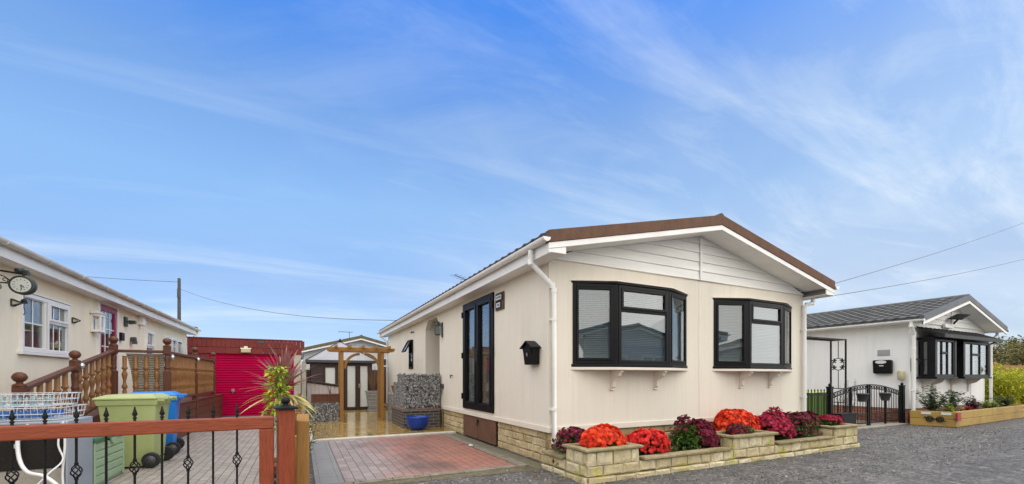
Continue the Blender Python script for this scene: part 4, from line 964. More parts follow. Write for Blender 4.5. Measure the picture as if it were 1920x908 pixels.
# divider fence seen along its length
df=thing('divider_fence','low slatted timber fence between the two driveways, seen end on','fence',(.02,6,0))
b=MB(); y=2.9
while y<11.9: b.box(.0,.028,y,y+.12,.05,.78+.02*random.random(),t=random.random()); y+=.125
b.build('boards',M['tanwood'],df,.003)
for i in range(5): b=MB(); b.box(-.06,-.002,3.2+2.1*i,3.28+2.1*i,0,.85); b.build('post',M['tanwood'],df,.005)
for i,(y,h) in enumerate(((12.6,1.62),(14.6,1.72))):
    b=MB(); b.box(.02,.13,y,y+.1,0,h); b.prism([(.02,y,h),(.13,y,h),(.075,y,h+.04)],(0,.1,0))
    one(b,'concrete_post',M['concrete'],['grey concrete fence post beside the low gabion','grey concrete fence post beside the garage pier'][i],'fence post',(.07,y,0),'concrete posts by the garage',.006)
b=MB(); b.box(.03,.06,12.7,14.6,.1,1.5); 
one(b,'panel_fence',M['darkfence'],'dark fence panel between the two concrete posts','fence',(.04,13.6,.1))
b=MB(); b.box(.028,.036,11.2,11.45,.35,.82)
one(b,'white_board',M['white'],'narrow white board leaning by the low gabion','board',(.03,11.3,.35))
# ------------------------------------------------------------------ ground
def tarmac():
    N=NT('tarmac'); p=N.pos()
    v=N.n('ShaderNodeTexVoronoi'); v.inputs['Scale'].default_value=42; N.l(p,v.inputs['Vector'])
    v2=N.n('ShaderNodeTexVoronoi'); v2.inputs['Scale'].default_value=20; N.l(p,v2.inputs['Vector'])
    sx=N.n('ShaderNodeSeparateColor'); N.l(v.outputs['Color'],sx.inputs[0]); s2=N.n('ShaderNodeSeparateColor'); N.l(v2.outputs['Color'],s2.inputs[0])
    col=N.ramp(sx.outputs[0],[(0,(.022,.021,.021)),(.45,(.085,.082,.080)),(.8,(.17,.163,.155)),(.95,(.36,.34,.31)),(1,(.58,.55,.50))])
    col2=N.ramp(s2.outputs[0],[(0,(.025,.025,.025)),(.6,(.10,.096,.093)),(.93,(.24,.225,.21)),(1,(.50,.47,.42))])
    big=N.noise(p,.55,5,.6); mid=N.noise(p,3.5,5,.65)
    col=N.mix(.45,col,col2)
    col=N.mix(N.ramp(big,[(.40,(0,0,0)),(.62,(.65,.65,.65))]),col,(.165,.158,.15))
    col=N.mix(N.ramp(mid,[(.46,(0,0,0)),(.72,(.75,.75,.75))]),col,(.030,.028,.027))
    tr=N.noise(N.pos((.12,1.1,1)),1.3,5,.6); col=N.mix(N.ramp(tr,[(.46,(0,0,0)),(.66,(.5,.5,.5))]),col,(.045,.043,.042))
    h=N.math('ADD',N.math('MULTIPLY',v.outputs['Distance'],-.8),N.math('MULTIPLY',v2.outputs['Distance'],-1.0))
    h=N.math('ADD',h,N.math('MULTIPLY',mid,1.2))
    N.bsdf(col,N.math('MULTIPLY_ADD',mid,.35,.42),N.bump(h,1.0,.02),0,.4); return N.m
b=MB()
E=900
b.face([(-E,-E,0),(E,-E,0),(E,E,0),(-E,E,0)]); struct(b,'road',tarmac())
def paving(name,c1,c2,mort,region=None,rot=0,bw=.2,bh=.1,ms=.006,moss=.3,mcol=(.10,.10,.035),rough=.6):
    N,b_,v=brickm(name,c1,c2,mort,1,bw,bh,ms,axis='xy',rot=rot); p=N.pos()
    col=b_.outputs['Color']
    f=N.noise(p,1.4,6,.65); 
    if region:
        s=N.n('ShaderNodeSeparateXYZ'); N.l(N.pos(),s.inputs[0]); wob=N.noise(p,1.6,5,.7)
        m=N.math('ADD',s.outputs[0],N.math('MULTIPLY',N.math('SUBTRACT',wob,.5),1.6))
        mr=N.n('ShaderNodeMapRange'); N.l(m,mr.inputs[0]); mr.inputs[1].default_value=.9; mr.inputs[2].default_value=1.7
        redmix=N.mix(N.noise(p,4,4,.7),(.40,.175,.125),(.27,.115,.085)); blockv=N.mix(1,redmix,N.mix(.55,(1,1,1),b_.outputs['Color']),'MULTIPLY')
        blockr=N.mix(b_.outputs['Fac'],redmix,(.12,.07,.05)); col=N.mix(mr.outputs[0],col,blockr)
        ds=N.noise(N.pos((1,.6,1)),.9,4,.6); col=N.mix(N.ramp(ds,[(.50,(0,0,0)),(.66,(.75,.75,.75))]),col,(.075,.052,.042))
    col=N.mix(N.ramp(f,[(.4,(0,0,0)),(.75,(.45,.45,.45))]),col,sc(c2,.6))
    mo=N.noise(p,5,5,.7); col=N.mix(N.math('MULTIPLY',N.ramp(mo,[(.5,(0,0,0)),(.7,(moss*2,)*3)]),b_.outputs['Fac']),col,mcol)
    fine=N.noise(p,70,3); h=N.math('ADD',N.math('MULTIPLY',b_.outputs['Fac'],-1),N.math('MULTIPLY',fine,.3))
    N.bsdf(col,N.math('MULTIPLY_ADD',f,.3,rough-.15),N.bump(h,.7,.006),0,.45); return N.m
b=MB(); b.box(-3.6,-.02,2.55,15.78,-.05,.008); struct(b,'left_drive',paving('grey_block_paving',(.33,.29,.255),(.25,.22,.19),(.12,.11,.06),bw=.20,bh=.10,rot=R(90)))
BX0,BX1,BY0,BY1=.10,2.72,5.16,8.84
b=MB(); b.box(.46,2.70,5.30,BY1,-.05,.014); struct(b,'parking_bay',paving('red_block_paving',(.32,.265,.25),(.23,.19,.185),(.08,.07,.05),region=True,bw=.235,bh=.117,rot=R(90),ms=.005))
b=MB(); b.box(.15,.457,5.30,BY1,-.05,.016); struct(b,'drain_strip',paving('grey_edging_blocks',(.32,.32,.32),(.25,.25,.255),(.08,.08,.08),bw=.40,bh=.036,ms=.006))
b=MB(); 
x=.10
while x<2.70: b.box(x,min(x+.45,2.70)-.006,5.18,5.297,-.05,.022,t=random.random(),jit=.002); x+=.45
y=5.18
while y<10: b.box(2.703,2.85,y,y+.445,-.05,.024,t=random.random(),jit=.002); y+=.45
struct(b,'edging',pm('edging_concrete',(.25,.225,.19),.4,7,.85,.7,60,c2=(.14,.125,.085)),.006)
b=MB(); b.box(2.85,3.06,5.0,10.0,-.05,.010); struct(b,'side_strip',pm('dirt_strip',(.13,.115,.085),.4,9,.9,.8,50,c2=(.17,.16,.09)))
b=MB(); b.face([(.12,5.05,.004),(2.9,4.92,.004),(3.0,5.17,.004),(.12,5.17,.004)]); struct(b,'moss_edge',pm('mossy_grit',(.16,.135,.07),.4,12,.95,1,50,c2=(.07,.065,.055)))
# patio: wet golden imprinted paving
N,b_,v=brickm('wet_golden_patio',(.44,.30,.085),(.33,.215,.06),(.12,.08,.03),1,.52,.30,.010,axis='xy'); p=N.pos()
f=N.noise(p,2.2,6,.7); col=N.mix(N.ramp(f,[(.38,(0,0,0)),(.7,(.8,.8,.8))]),b_.outputs['Color'],(.17,.085,.018)); f2=N.noise(p,7,5,.7); col=N.mix(N.ramp(f2,[(.50,(0,0,0)),(.72,(.75,.75,.75))]),col,(.62,.47,.17))
N.bsdf(col,N.ramp(f2,[(.35,(.06,.06,.06)),(.75,(.34,.34,.34))]),N.bump(N.math('ADD',N.math('MULTIPLY',b_.outputs['Fac'],-.6),f2),.35,.008),0,.6,.3)
b=MB(); b.box(.22,3.06,9.06,17.0,-.05,.04); b.box(3.06,8.0,17.25,20,-.05,.038); struct(b,'patio',N.m)
b=MB(); b.box(.10,3.05,8.86,9.05,-.05,.05,jit=.004); struct(b,'kerb',M['whitestone'],.012)
b=MB(); b.box(.07,.216,9.06,12.9,-.05,.045); struct(b,'pebble_strip',M['whitestone'])
# loose chippings on the tarmac
g=MB()
def stone_chip(x,y,r,t,z=0):
    n=5; a0=random.random()*6.28; top=[];bot=[]
    for k in range(n):
        a=a0+k*6.283/n; rr=r*random.uniform(.7,1.2); bot.append((x+rr*math.cos(a),y+rr*math.sin(a),z-.002)); top.append((x+rr*.6*math.cos(a+.2),y+rr*.6*math.sin(a+.2),z+r*random.uniform(.5,.9)))
    g.poly(bot+top,[(k,(k+1)%n,n+(k+1)%n,n+k) for k in range(n)]+[tuple(range(n,2*n))],t)
for _ in range(13000):
    d=random.random()**1.6*9; x=1.5+random.uniform(-2.0,14); y=random.uniform(2.6,5.6)
    if y>4.0 and 2.95<x<9.0: continue
    if x<2.85 and y>5.1: continue
    if x<.1 : continue
    if y>5.3 and x<9.2: continue
    stone_chip(x,y,random.uniform(.004,.010)+.009*random.random()**4,random.random())
o=g.build('gravel',stonem('chippings',[(0,(.035,.035,.04)),(.6,(.10,.10,.105)),(.9,(.26,.25,.24)),(1,(.55,.53,.48))],bscale=90,bstr=.3),fix=False); o['kind']='stuff'
g=MB()
lf=MB()
for _ in range(150):       # fallen leaves and grit along the edges
    e=random.random()
    if e<.4: x,y=random.uniform(2.5,3.0),random.uniform(4.1,5.3)
    elif e<.7: x,y=random.uniform(2.5,2.95),random.uniform(5.3,8.8)
    elif e<.85: x,y=random.uniform(.3,2.9),random.uniform(5.0,5.3)
    else: x,y=random.uniform(-2,-.2),random.uniform(4.5,12)
    a=random.random()*6.28; r=random.uniform(.012,.03); u=Vector((math.cos(a),math.sin(a),random.uniform(-.2,.3)))*r; v_=Vector((-math.sin(a),math.cos(a),random.uniform(-.1,.4)))*r*.5; c=Vector((x,y,.03))
    lf.face([c-u,c-v_,c+u,c+v_],random.random())
o=lf.build('fallen_leaves',leafm('dead_leaf',[(0,(.10,.06,.02)),(.5,(.22,.14,.04)),(1,(.38,.30,.10))],.7,.1),fix=False); o['kind']='stuff'
for i,(x,y) in enumerate(((2.62,7.3),(2.70,7.05))):
    b=MB(); c=Vector((x,y,.03)); b.poly([c+Vector(q) for q in ((-.04,-.03,0),(.04,-.02,.0),(.05,.03,.015),(-.03,.03,.02),(0,0,.035))],[(0,1,4),(1,2,4),(2,3,4),(3,0,4),(3,2,1,0)])
    one(b,'litter_scrap',M['clockface'] if i else M['terracotta'],['brown scrap lying on the red paving by the hatch','white scrap lying on the edging below the hatch'][i],'litter',(x,y,.03))
# ------------------------------------------------------------------ foliage helpers
def rand_dir():
    v=rng.normal(size=3); return v/np.linalg.norm(v)
def leaf(mb,p,d,L,W,t,droop=.0,n=1):
    p=Vector(p); d=Vector(d).normalized(); s=d.cross(Vector((0,0,1)))
    if s.length<.05: s=Vector((1,0,0))
    s.normalize(); up=s.cross(d); s=(s*math.cos(rl)+up*math.sin(rl)) if (rl:=random.uniform(-.8,.8)) else s
    m=p+d*L*.5+Vector((0,0,-droop*L*.3)); e=p+d*L+Vector((0,0,-droop*L))
    b=len(mb.v); mb.v.extend([tuple(p),tuple(m+s*W/2),tuple(e),tuple(m-s*W/2)]); mb.f.append((b,b+1,b+2,b+3)); mb.t.append(t); mb.sm.append(False)
def flower(mb,p,nrm,r,t):
    nrm=Vector(nrm).normalized(); a=nrm.cross(Vector((.3,.2,1))); a.normalize(); b_=nrm.cross(a); p=Vector(p); ph=random.random()*6
    for ring,(n,rr,h,dt) in enumerate(((7,1.0,.0,-.15),(6,.72,.28,.05),(4,.40,.50,.2))):
        for k in range(n):
            th=ph+ring*.4+2*math.pi*k/n; d=a*math.cos(th)+b_*math.sin(th); s=nrm.cross(d)
            c=p+nrm*r*h*.7; w=r*rr*.42
            i=len(mb.v); mb.v.extend([tuple(c+d*r*.05),tuple(c+d*r*rr*.7+s*w+nrm*r*.18),tuple(c+d*r*rr+nrm*r*(.02+h*.3)),tuple(c+d*r*rr*.7-s*w+nrm*r*.18)])
            mb.f.append((i,i+1,i+2,i+3)); mb.t.append(min(1,max(0,t+dt+random.uniform(-.15,.15)))); mb.sm.append(False)
def mum(label,c,rx,ry,h,mat,cover=1.0,fr=.027,dens=820,lmat='leaf_mum',patch=None,lift=.0,lean=0):
    """chrysanthemum mound: c is the base centre; patch(dir)->0..1 chance of bloom"""
    m=thing('chrysanthemum',label,'flowering plant',c,'chrysanthemums in the stone planter')
    F=MB(); L=MB(); cx,cy,cz=c
    lumps=[(rand_dir(),random.uniform(.06,.20)) for _ in range(11)]; gaps=[rand_dir() for _ in range(9)]
    def rad(d):
        r=.82
        for q,a in lumps: r+=a*max(0,float(np.dot(q,d))-.72)*2.4
        return r
    pl=lambda d,k:(cx+d[0]*rx*k+lean*d[2]*.3, cy+d[1]*ry*k, cz+lift+max(-.06,math.copysign(abs(d[2])**.62,d[2])*h*k))
    area=rx*ry
    nf=int(dens*cover*(.5+area*4))
    for _ in range(int(1500*(.5+area*4))):
        d=rand_dir(); 
        if d[2]<-.25: d[2]=-d[2]
        k=rad(d)*random.uniform(.45,.93); p=pl(d,k); dd=d+rng.normal(size=3)*.5+np.array((0,0,.15))
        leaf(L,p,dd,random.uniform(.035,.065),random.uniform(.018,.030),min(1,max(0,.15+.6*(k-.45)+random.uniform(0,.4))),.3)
    for _ in range(60):
        d=rand_dir(); d[2]=abs(d[2]); p=Vector(pl(d,.8)); L.tube([(cx+random.uniform(-.05,.05),cy+random.uniform(-.04,.04),cz),p],.004,4,.1,False)
    for _ in range(nf):
        d=rand_dir()
        if d[2]<-.12: d[2]=-d[2]
        if patch and random.random()>patch(d): continue
        if any(float(np.dot(q,d))>.962 for q in gaps) and random.random()<.6: continue
        k=rad(d)*random.uniform(.95,1.08); p=pl(d,k); nr=np.array((d[0]/rx,d[1]/ry,d[2]/h+.6)); nr=nr/np.linalg.norm(nr)+rng.normal(size=3)*.28
        flower(F,p,nr,fr*1.1*random.uniform(.75,1.2),random.random()**1.2*.9)
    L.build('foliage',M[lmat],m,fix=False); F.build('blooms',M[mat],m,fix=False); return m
def spray(label,name,cat,c,mat,n,L0,L1,W,spread,h,group=None,droop=.3):
    """small leafy garden plant: stems with leaves along them"""
    m=thing(name,label,cat,c,group); F=MB(); St=MB(); c=Vector(c)
    n=int(n*1.5)
    for i in range(n):
        a=random.random()*6.28; tilt=random.uniform(.05,1)*spread; d=Vector((math.cos(a)*tilt,math.sin(a)*tilt,1)).normalized(); hh=h*random.uniform(.55,1.05)
        tip=c+d*hh; St.tube([c,c+d*hh*.5+Vector((0,0,.03)),tip],[.006,.005,.002],4,.2,False)
        for k in range(int(8+hh*28)):
            f=random.uniform(.2,1); p=c.lerp(tip,f); a2=random.random()*6.28
            leaf(F,p,(math.cos(a2),math.sin(a2),random.uniform(-.1,.7)),random.uniform(L0,L1),W*random.uniform(.7,1.2),random.random(),droop)
    St.build('stems',M['trunk'],m,fix=False); F.build('leaves',M[mat],m,fix=False); return m
# ------------------------------------------------------------------ stone planter
pl=thing('stone_planter','long stepped planter wall of pale yellow stone with mossy coping','planter',(6,4.04,0))
s=MB(); PX=Vector((1,0,0)); PN=Vector((0,-1,0)); Y0_=4.04
base=[.075]; lo=[.10]; hi=[.135,.16]
def run(x0,x1,hs,z0,yo=Y0_,bl=.26): stones(s,(x0,yo,0),PX,PN,x1-x0,z0,hs,bl,.14,.008,.012)
run(3.00,8.95,[.075],-.01,Y0_-.035,.34)
segs=[(3.00,3.80,1),(3.80,5.58,0),(5.58,6.55,1),(6.55,8.20,0),(8.20,8.95,1)]
for a,b,hig in segs: run(a,b,[.13,.165] if hig else [.135],.066)
for x,dirn in ((3.00,-1),(8.95,1)):
    u=Vector((0,1,0)) if dirn>0 else Vector((0,-1,0)); y=4.06 if dirn>0 else 4.50
    n_=Vector((dirn,0,0))
    stones(s,(x,4.04 if dirn>0 else 4.49,0),u,n_,.45,.066,[.13,.165],.24,.14,.008,.012)
    stones(s,(x+(.0),4.50 if dirn>0 else 5.04,0),u,n_,.54,.066,[.13],.24,.14,.008,.012)
    stones(s,(x+dirn*.035,4.01 if dirn>0 else 5.04,0),u,n_,1.03,-.01,[.075],.3,.14,.008,.012)
for x in (3.80,5.58,6.55,8.20):       # returns of the raised ends
    dirn=1 if x in (3.80,6.55) else -1
    u=Vector((0,1,0)) if dirn>0 else Vector((0,-1,0))
    stones(s,(x-dirn*.005,4.05 if dirn>0 else 4.49,0),u,Vector((dirn,0,0)),.44,.20,[.16],.22,.1,.008,.012)
s.build('stonework',M['planter_stone'],pl)
def cop(x0,x1,y0,y1,z):
    m=MB(); n=max(1,int((x1-x0)/.45)); 
    if n>1 or True:
        for i in range(n): a=x0+(x1-x0)*i/n; b=x0+(x1-x0)*(i+1)/n; m.box(a+.003,b-.003,y0,y1,z,z+.036,t=random.random(),jit=.004)
    return m.build('coping',M['coping'],pl,.010)
for a,b,hig in segs:
    if hig: 
        cop(a-.04,b+.04,3.995,4.13,.364); cop(a-.04,b+.04,4.42,4.53,.364); m=MB(); m.box(a-.035,a+.07,4.132,4.418,.365,.40,jit=.003); m.box(b-.07,b+.035,4.132,4.418,.365,.40,jit=.003); m.build('coping',M['coping'],pl,.008)
    else: cop(a+.045,b-.045,3.995,4.15,.204)
m=MB(); m.box(2.96,3.12,4.535,5.03,.204,.238,jit=.003); m.build('coping',M['coping'],pl,.008)
so=MB()
def soilpatch(x0,x1,y0,y1,z):
    nx=max(2,int((x1-x0)/.08)); ny=max(2,int((y1-y0)/.08)); vs=[(x0+(x1-x0)*i/nx,y0+(y1-y0)*j/ny,z+random.uniform(-.015,.03)) for j in range(ny+1) for i in range(nx+1)]
    so.poly(vs,[(j*(nx+1)+i,j*(nx+1)+i+1,(j+1)*(nx+1)+i+1,(j+1)*(nx+1)+i) for j in range(ny) for i in range(nx)],.5,True)
soilpatch(3.1,8.85,4.13,5.05,.17)
for a,b,hig in segs:
    if hig: soilpatch(a+.05,b-.05,4.12,4.43,.36)
so.build('soil',M['soil'],pl)
mum('wine red chrysanthemum with green leaves behind the orange one at the downpipe',(3.27,4.72,.20),.30,.24,.43,'fl_wine',.7,.026,patch=lambda d:.25+.75*max(0,d[2]))
mum('bright orange chrysanthemum mound on the corner block by the downpipe',(3.42,4.27,.37),.36,.19,.25,'fl_orange',1.5,.033)
mum('scarlet chrysanthemum with open stems beside the orange corner mound',(4.25,4.38,.17),.38,.30,.39,'fl_red',1.0,.028,patch=lambda d:.95 if d[2]>.1 else .45)
mum('half green chrysanthemum with dark red flowers on its right side',(5.02,4.42,.18),.31,.26,.46,'fl_wine',1.0,.026,patch=lambda d:.95 if d[0]>.42 or d[2]>.86 else .04)
mum('dark red chrysanthemum spilling right of the half green one',(5.42,4.36,.17),.20,.20,.33,'fl_wine',1.2,.026)
mum('low wine red chrysanthemum against the wall behind the middle stone block',(5.78,4.80,.2),.34,.18,.40,'fl_wine',1.0,.024)
mum('large orange red chrysanthemum dome rising above the middle stone block',(6.50,4.64,.22),.46,.32,.55,'fl_orange',1.7,.031)
mum('small green chrysanthemum with few red buds on the middle stone block',(6.02,4.24,.37),.28,.17,.17,'fl_wine',.8,.019,patch=lambda d:.85 if d[0]<-.1 else .16)
mum('crimson chrysanthemum mound between the orange dome and the mottled one',(7.14,4.47,.2),.43,.30,.48,'fl_crimson',1.5,.027)
mum('mottled green and red chrysanthemum left of the end stone block',(7.90,4.44,.19),.50,.32,.50,'fl_wine',1.0,.023,patch=lambda d:.8 if d[2]>.62 else .22)
mum('deep red chrysanthemum behind the mottled one by the house wall',(7.75,4.83,.2),.36,.18,.45,'fl_crimson',.9,.024)
mum('small crimson chrysanthemum on the end stone block',(8.56,4.27,.37),.28,.17,.20,'fl_crimson',1.0,.023,patch=lambda d:.9 if d[2]>.45 else .12)
spray('low straggling green plant between the scarlet and the half green chrysanthemums','garden_plant','plant',(4.62,4.34,.18),'leaf_mum',14,.03,.05,.02,1.6,.16)
# ------------------------------------------------------------------ patio furniture: pergola, gabions, pots, shed
pg=thing('pergola','tan timber pergola arch standing on the wet patio','pergola',(1.52,12.5,.04))
PXs=(1.00,2.07); PYs=(12.42,12.92)
for x in PXs:
    for y in PYs: b=MB(); b.box(x-.045,x+.045,y-.045,y+.045,.04,1.98); b.build('post',M['tanwood'],pg,.005)
for y in PYs:
    s_=-1 if y==PYs[0] else 1
    b=MB(); yy=y+s_*.062; b.prism([(.72,yy-.016,1.955),(.66,yy-.016,1.99),(.66,yy-.016,2.06),(2.41,yy-.016,2.06),(2.41,yy-.016,1.99),(2.35,yy-.016,1.955)],(0,.032,0)); b.build('beam',M['tanwood_h'],pg,.004)
for i in range(5):
    x=.86+.345*i; b=MB(); b.box(x-.022,x+.022,12.14,13.2,2.035,2.115); b.build('rafter',M['tanwood'],pg,.004)
for x,sg_ in ((PXs[0]+.05,1),(PXs[1]-.05,-1)):
    b=MB(); n=8; o_=[];i_=[]
    for k in range(n+1):
        a=math.pi/2*k/n; o_.append((x+sg_*.42*(1-math.cos(a)),12.44,1.50+.42*math.sin(a))); i_.append((x+sg_*(.06+.36*(1-math.cos(a))),12.44,1.46+.39*math.sin(a)))
    for k in range(n): b.prism([o_[k],o_[k+1],i_[k+1],i_[k]],(0,.045,0))
    b.build('brace',M['tanwood_h'],pg)
def gabion(name,label,boxes,loc):
    g_=thing(name,label,'gabion',loc); c=MB(); st=MB(); w=MB()
    for (x0,x1,y0,y1,z0,z1) in boxes:
        c.box(x0+.05,x1-.05,y0+.05,y1-.05,z0,z1-.05)
        def rock(p,n_,r):
            a=Vector(n_).cross(Vector((.3,.9,.2))); a.normalize(); b_=Vector(n_).cross(a); k=5; ph=random.random()*6; ring=[];mid=[]
            for i in range(k):
                th=ph+6.283*i/k; rr=r*random.uniform(.7,1.25); d=a*math.cos(th)+b_*math.sin(th); ring.append(p+d*rr-Vector(n_)*r*.5); mid.append(p+d*rr*.55+Vector(n_)*r*random.uniform(.1,.5))
            st.poly(ring+mid,[(i,(i+1)%k,k+(i+1)%k,k+i) for i in range(k)]+[tuple(range(k,2*k))],random.random())
        for n_,A,B_,C_ in (((0,-1,0),'x',y0,None),((-1,0,0),'y',x0,None),((0,0,1),'t',z1,None)):
            if A=='x': ar=(x1-x0)*(z1-z0)
            elif A=='y': ar=(y1-y0)*(z1-z0)
            else: ar=(x1-x0)*(y1-y0)
            for _ in range(int(ar*1700)):
                if A=='x': p=Vector((random.uniform(x0,x1),y0+.02,random.uniform(z0,z1)))
                elif A=='y': p=Vector((x0+.02,random.uniform(y0,y1),random.uniform(z0,z1)))
                else: p=Vector((random.uniform(x0,x1),random.uniform(y0,y1),z1-.02))
                nn_=Vector(n_)+Vector((random.uniform(-.4,.4),random.uniform(-.4,.4),random.uniform(-.4,.4))); rock(p,nn_.normalized(),random.uniform(.015,.032))
        s_=.09
        for k in range(int((x1-x0)/s_)+1): x=x0+s_*k; w.tube([(x,y0-.012,z0),(x,y0-.012,z1)],.0025,4,caps=False)
        for k in range(int((z1-z0)/s_)+1): z=z0+s_*k; w.tube([(x0-.012,y1,z),(x0-.012,y0-.012,z),(x1,y0-.012,z)],.0025,4,caps=False)
        for k in range(int((y1-y0)/s_)+1): y=y0+s_*k; w.tube([(x0-.012,y,z0),(x0-.012,y,z1)],.0025,4,caps=False)
    c.build('core',M['gabion_core'],g_); st.build('rocks',M['gabion'],g_,fix=False); w.build('mesh',M['wire'],g_,fix=False); return g_
gabion('gabion','tall stepped gabion of grey rocks on the dark brick base',[(2.20,3.06,10.10,10.98,.49,1.32),(2.20,3.06,10.985,11.5,.49,1.12),(2.20,3.0,11.505,12.25,.04,.80)],(2.6,10.9,.04))
gabion('gabion','low gabion of grey rocks left of the pergola',[(.24,.94,12.45,12.95,.04,.54)],(.6,12.7,.04))
bb=thing('brick_base','dark brick base with a lighter top course under the tall gabion','brick base',(2.6,10.8,.04))
b=MB(); b.box(2.17,3.05,10.05,11.5,.04,.40); b.build('brickwork',M['darkbrick'],bb)
b=MB(); b.box(2.15,3.05,10.03,11.5,.401,.475); b.build('cap_course',M['darkbrick'],bb,.02); 
b=MB(); x=2.17
b.box(2.16,3.05,10.04,11.5,.476,.488); b.build('mortar_bed',M['terracotta'],bb)
pt=thing('glazed_pot','shiny blue glazed bowl pot in front of the dark brick base','pot',(2.40,9.66,.04))
b=MB(); b.lathe([(.12,0),(.20,.05),(.245,.14),(.255,.23),(.262,.26),(.272,.29),(.262,.305),(.24,.30),(.235,.25),(.22,.22)],(2.40,9.66,.04),32); b.build('bowl',M['blue_glaze'],pt)
b=MB(); b.lathe([(.225,0),(.02,.02)],(2.40,9.66,.26),20); b.build('soil',M['soil'],pt)
tp=thing('terracotta_pot','small terracotta pot beside the right pergola post','pot',(2.32,12.62,.80))
b=MB(); b.lathe([(.07,0),(.11,.18),(.125,.18),(.125,.22),(.105,.22),(.10,.17)],(2.34,11.9,.80),18); b.build('pot',M['terracotta'],tp)
b=MB(); b.lathe([(.098,0),(.01,.01)],(2.34,11.9,.98),12); b.build('soil',M['soil'],tp)
# wooden trough on low gabion
tr=thing('wooden_trough','dark red wooden trough standing on the low gabion','trough',(.6,12.7,.54))
b=MB(); x=.26
while x<.92: b.box(x,x+.088,12.48,12.505,.56,.78,t=random.random()); b.box(x,x+.088,12.86,12.885,.56,.78,t=random.random()); x+=.092
b.box(.26,.28,12.506,12.859,.56,.78); b.box(.90,.92,12.506,12.859,.56,.78); b.build('slats',M['mahogany'],tr,.003)
b=MB(); b.box(.25,.93,12.46,12.478,.755,.785); b.box(.25,.93,12.46,12.478,.56,.59); b.build('rail',M['mahogany_h'],tr,.003)
b=MB(); b.box(.285,.895,12.51,12.855,.57,.74); b.build('soil',M['soil'],tr)
spray('thin dry stalk growing in the wooden trough','dry_plant','plant',(.72,12.68,.74),'leaf_purple',3,.03,.05,.012,.4,.32)
sb=thing('garden_store','pale pink ribbed garden store with a sloping dark lid','garden store',(.6,13.9,.04))
b=MB(); x=.16
while x<1.02: b.hexa([(x,13.6,.04),(x+.102,13.6,.04),(x+.102,14.2,.04),(x,14.2,.04),(x,13.6,1.10-.16*(x-.1)),(x+.102,13.6,1.10-.16*(x)),(x+.102,14.2,1.12-.16*x),(x,14.2,1.12-.16*(x-.1))]); x+=.106
b.build('ribbed_panel',M['pinkpanel'],sb,.006)
b=MB(); b.hexa([(.12,13.55,1.115),(1.06,13.55,.965),(1.06,14.25,.965),(.12,14.25,1.115),(.12,13.55,1.165),(1.06,13.55,1.01),(1.06,14.25,1.01),(.12,14.25,1.165)]); b.build('lid',M['shedwood'],sb,.006)
# summerhouse
sh=thing('summerhouse','dark brown summerhouse with grey pyramid roof and glazed double doors','summerhouse',(1.36,17.6,.04))
sx0,sx1,sy0,sy1=.32,2.40,16.6,18.7; ez=1.86
b=MB(); b.holes('y',sy0,sy0+.04,sx0,sx1,.04,ez,[(.78,1.12,.95,1.60),(1.46,2.30,.06,1.72)]); b.holes('x',sx0,sx0+.04,sy0+.04,sy1,.04,ez,[]); b.holes('x',sx1-.04,sx1,sy0+.04,sy1,.04,ez,[]); b.box(sx0,sx1,sy1,sy1+.04,.04,ez)
z=.06
while z<ez-.1:
    for a,c in ((sx0,.74),(1.16,1.42)): b.hexa([(a,sy0-.018,z),(c,sy0-.018,z),(c,sy0-.001,z),(a,sy0-.001,z),(a,sy0-.006,z+.11),(c,sy0-.006,z+.11),(c,sy0-.001,z+.11),(a,sy0-.001,z+.11)])
    z+=.113
b.build('wall',M['shedwood'],sh)
b=MB(); cx_,cy_=1.36,17.65; e=.16
c4=[(sx0-e,sy0-e,ez-.02),(sx1+e,sy0-e,ez-.02),(sx1+e,sy1+e,ez-.02),(sx0-e,sy1+e,ez-.02)]; a4=(cx_,cy_,2.62)
b.poly(c4+[a4]+[(x,y,z-.05) for x,y,z in c4],[(0,1,4),(1,2,4),(2,3,4),(3,0,4),(8,7,6,5),(0,5,6,1),(1,6,7,2),(2,7,8,3),(3,8,5,0)]); b.build('roof',M['slate_roof'],sh)
b=MB()
for c in c4: b.bar(Vector(c)+Vector((0,0,.012)),Vector(a4)+Vector((0,0,.006)),.05,.012)
for i in range(4): b.bar(Vector(c4[i])+Vector((0,0,-.03)),Vector(c4[(i+1)%4])+Vector((0,0,-.03)),.03,.09)
b.build('roof_trim',M['darkgrey'],sh)
b=MB(); b.lathe([(.07,0),(.08,.02),(.04,.05),(.05,.07),(.02,.10),(.01,.13)],(cx_,cy_,2.61),10); b.build('finial',M['black'],sh)
SB=(Vector((0,sy0-.02,0)),X_,-Y_)
N=NT('frosted_film'); N.bsdf((.62,.66,.66),.35); M['frost']=N.m
def frosted(root,u0,u1,z0,z1,name,fw):
    b=MB()
    for a,c,d,e_ in ((u0,u0+fw,z0,z1),(u1-fw,u1,z0,z1),(u0+fw,u1-fw,z0,z0+fw),(u0+fw,u1-fw,z1-fw,z1)): b.lbox(SB,a,c,-.03,.03,d,e_)
    o=b.build(name,M['shedwood'],root,.004); b=MB(); b.lbox(SB,u0+fw,u1-fw,-.01,-.004,z0+fw,z1-fw); b.build('pane',M['frost'],o); return o
frosted(sh,.74,1.16,.92,1.64,'window',.05)
frosted(sh,1.44,1.885,.06,1.74,'door',.085); d_=frosted(sh,1.89,2.32,.06,1.74,'door',.085)
b=MB(); b.lbox(SB,1.92,1.94,.03,.05,.85,1.0); b.lbox(SB,1.93,2.0,.05,.07,.94,.96); b.build('handle',M['silver'],d_)
gpo=thing('tapered_planter','grey tapered planter with bare stems beside the summerhouse door','planter',(2.25,15.6,.04))
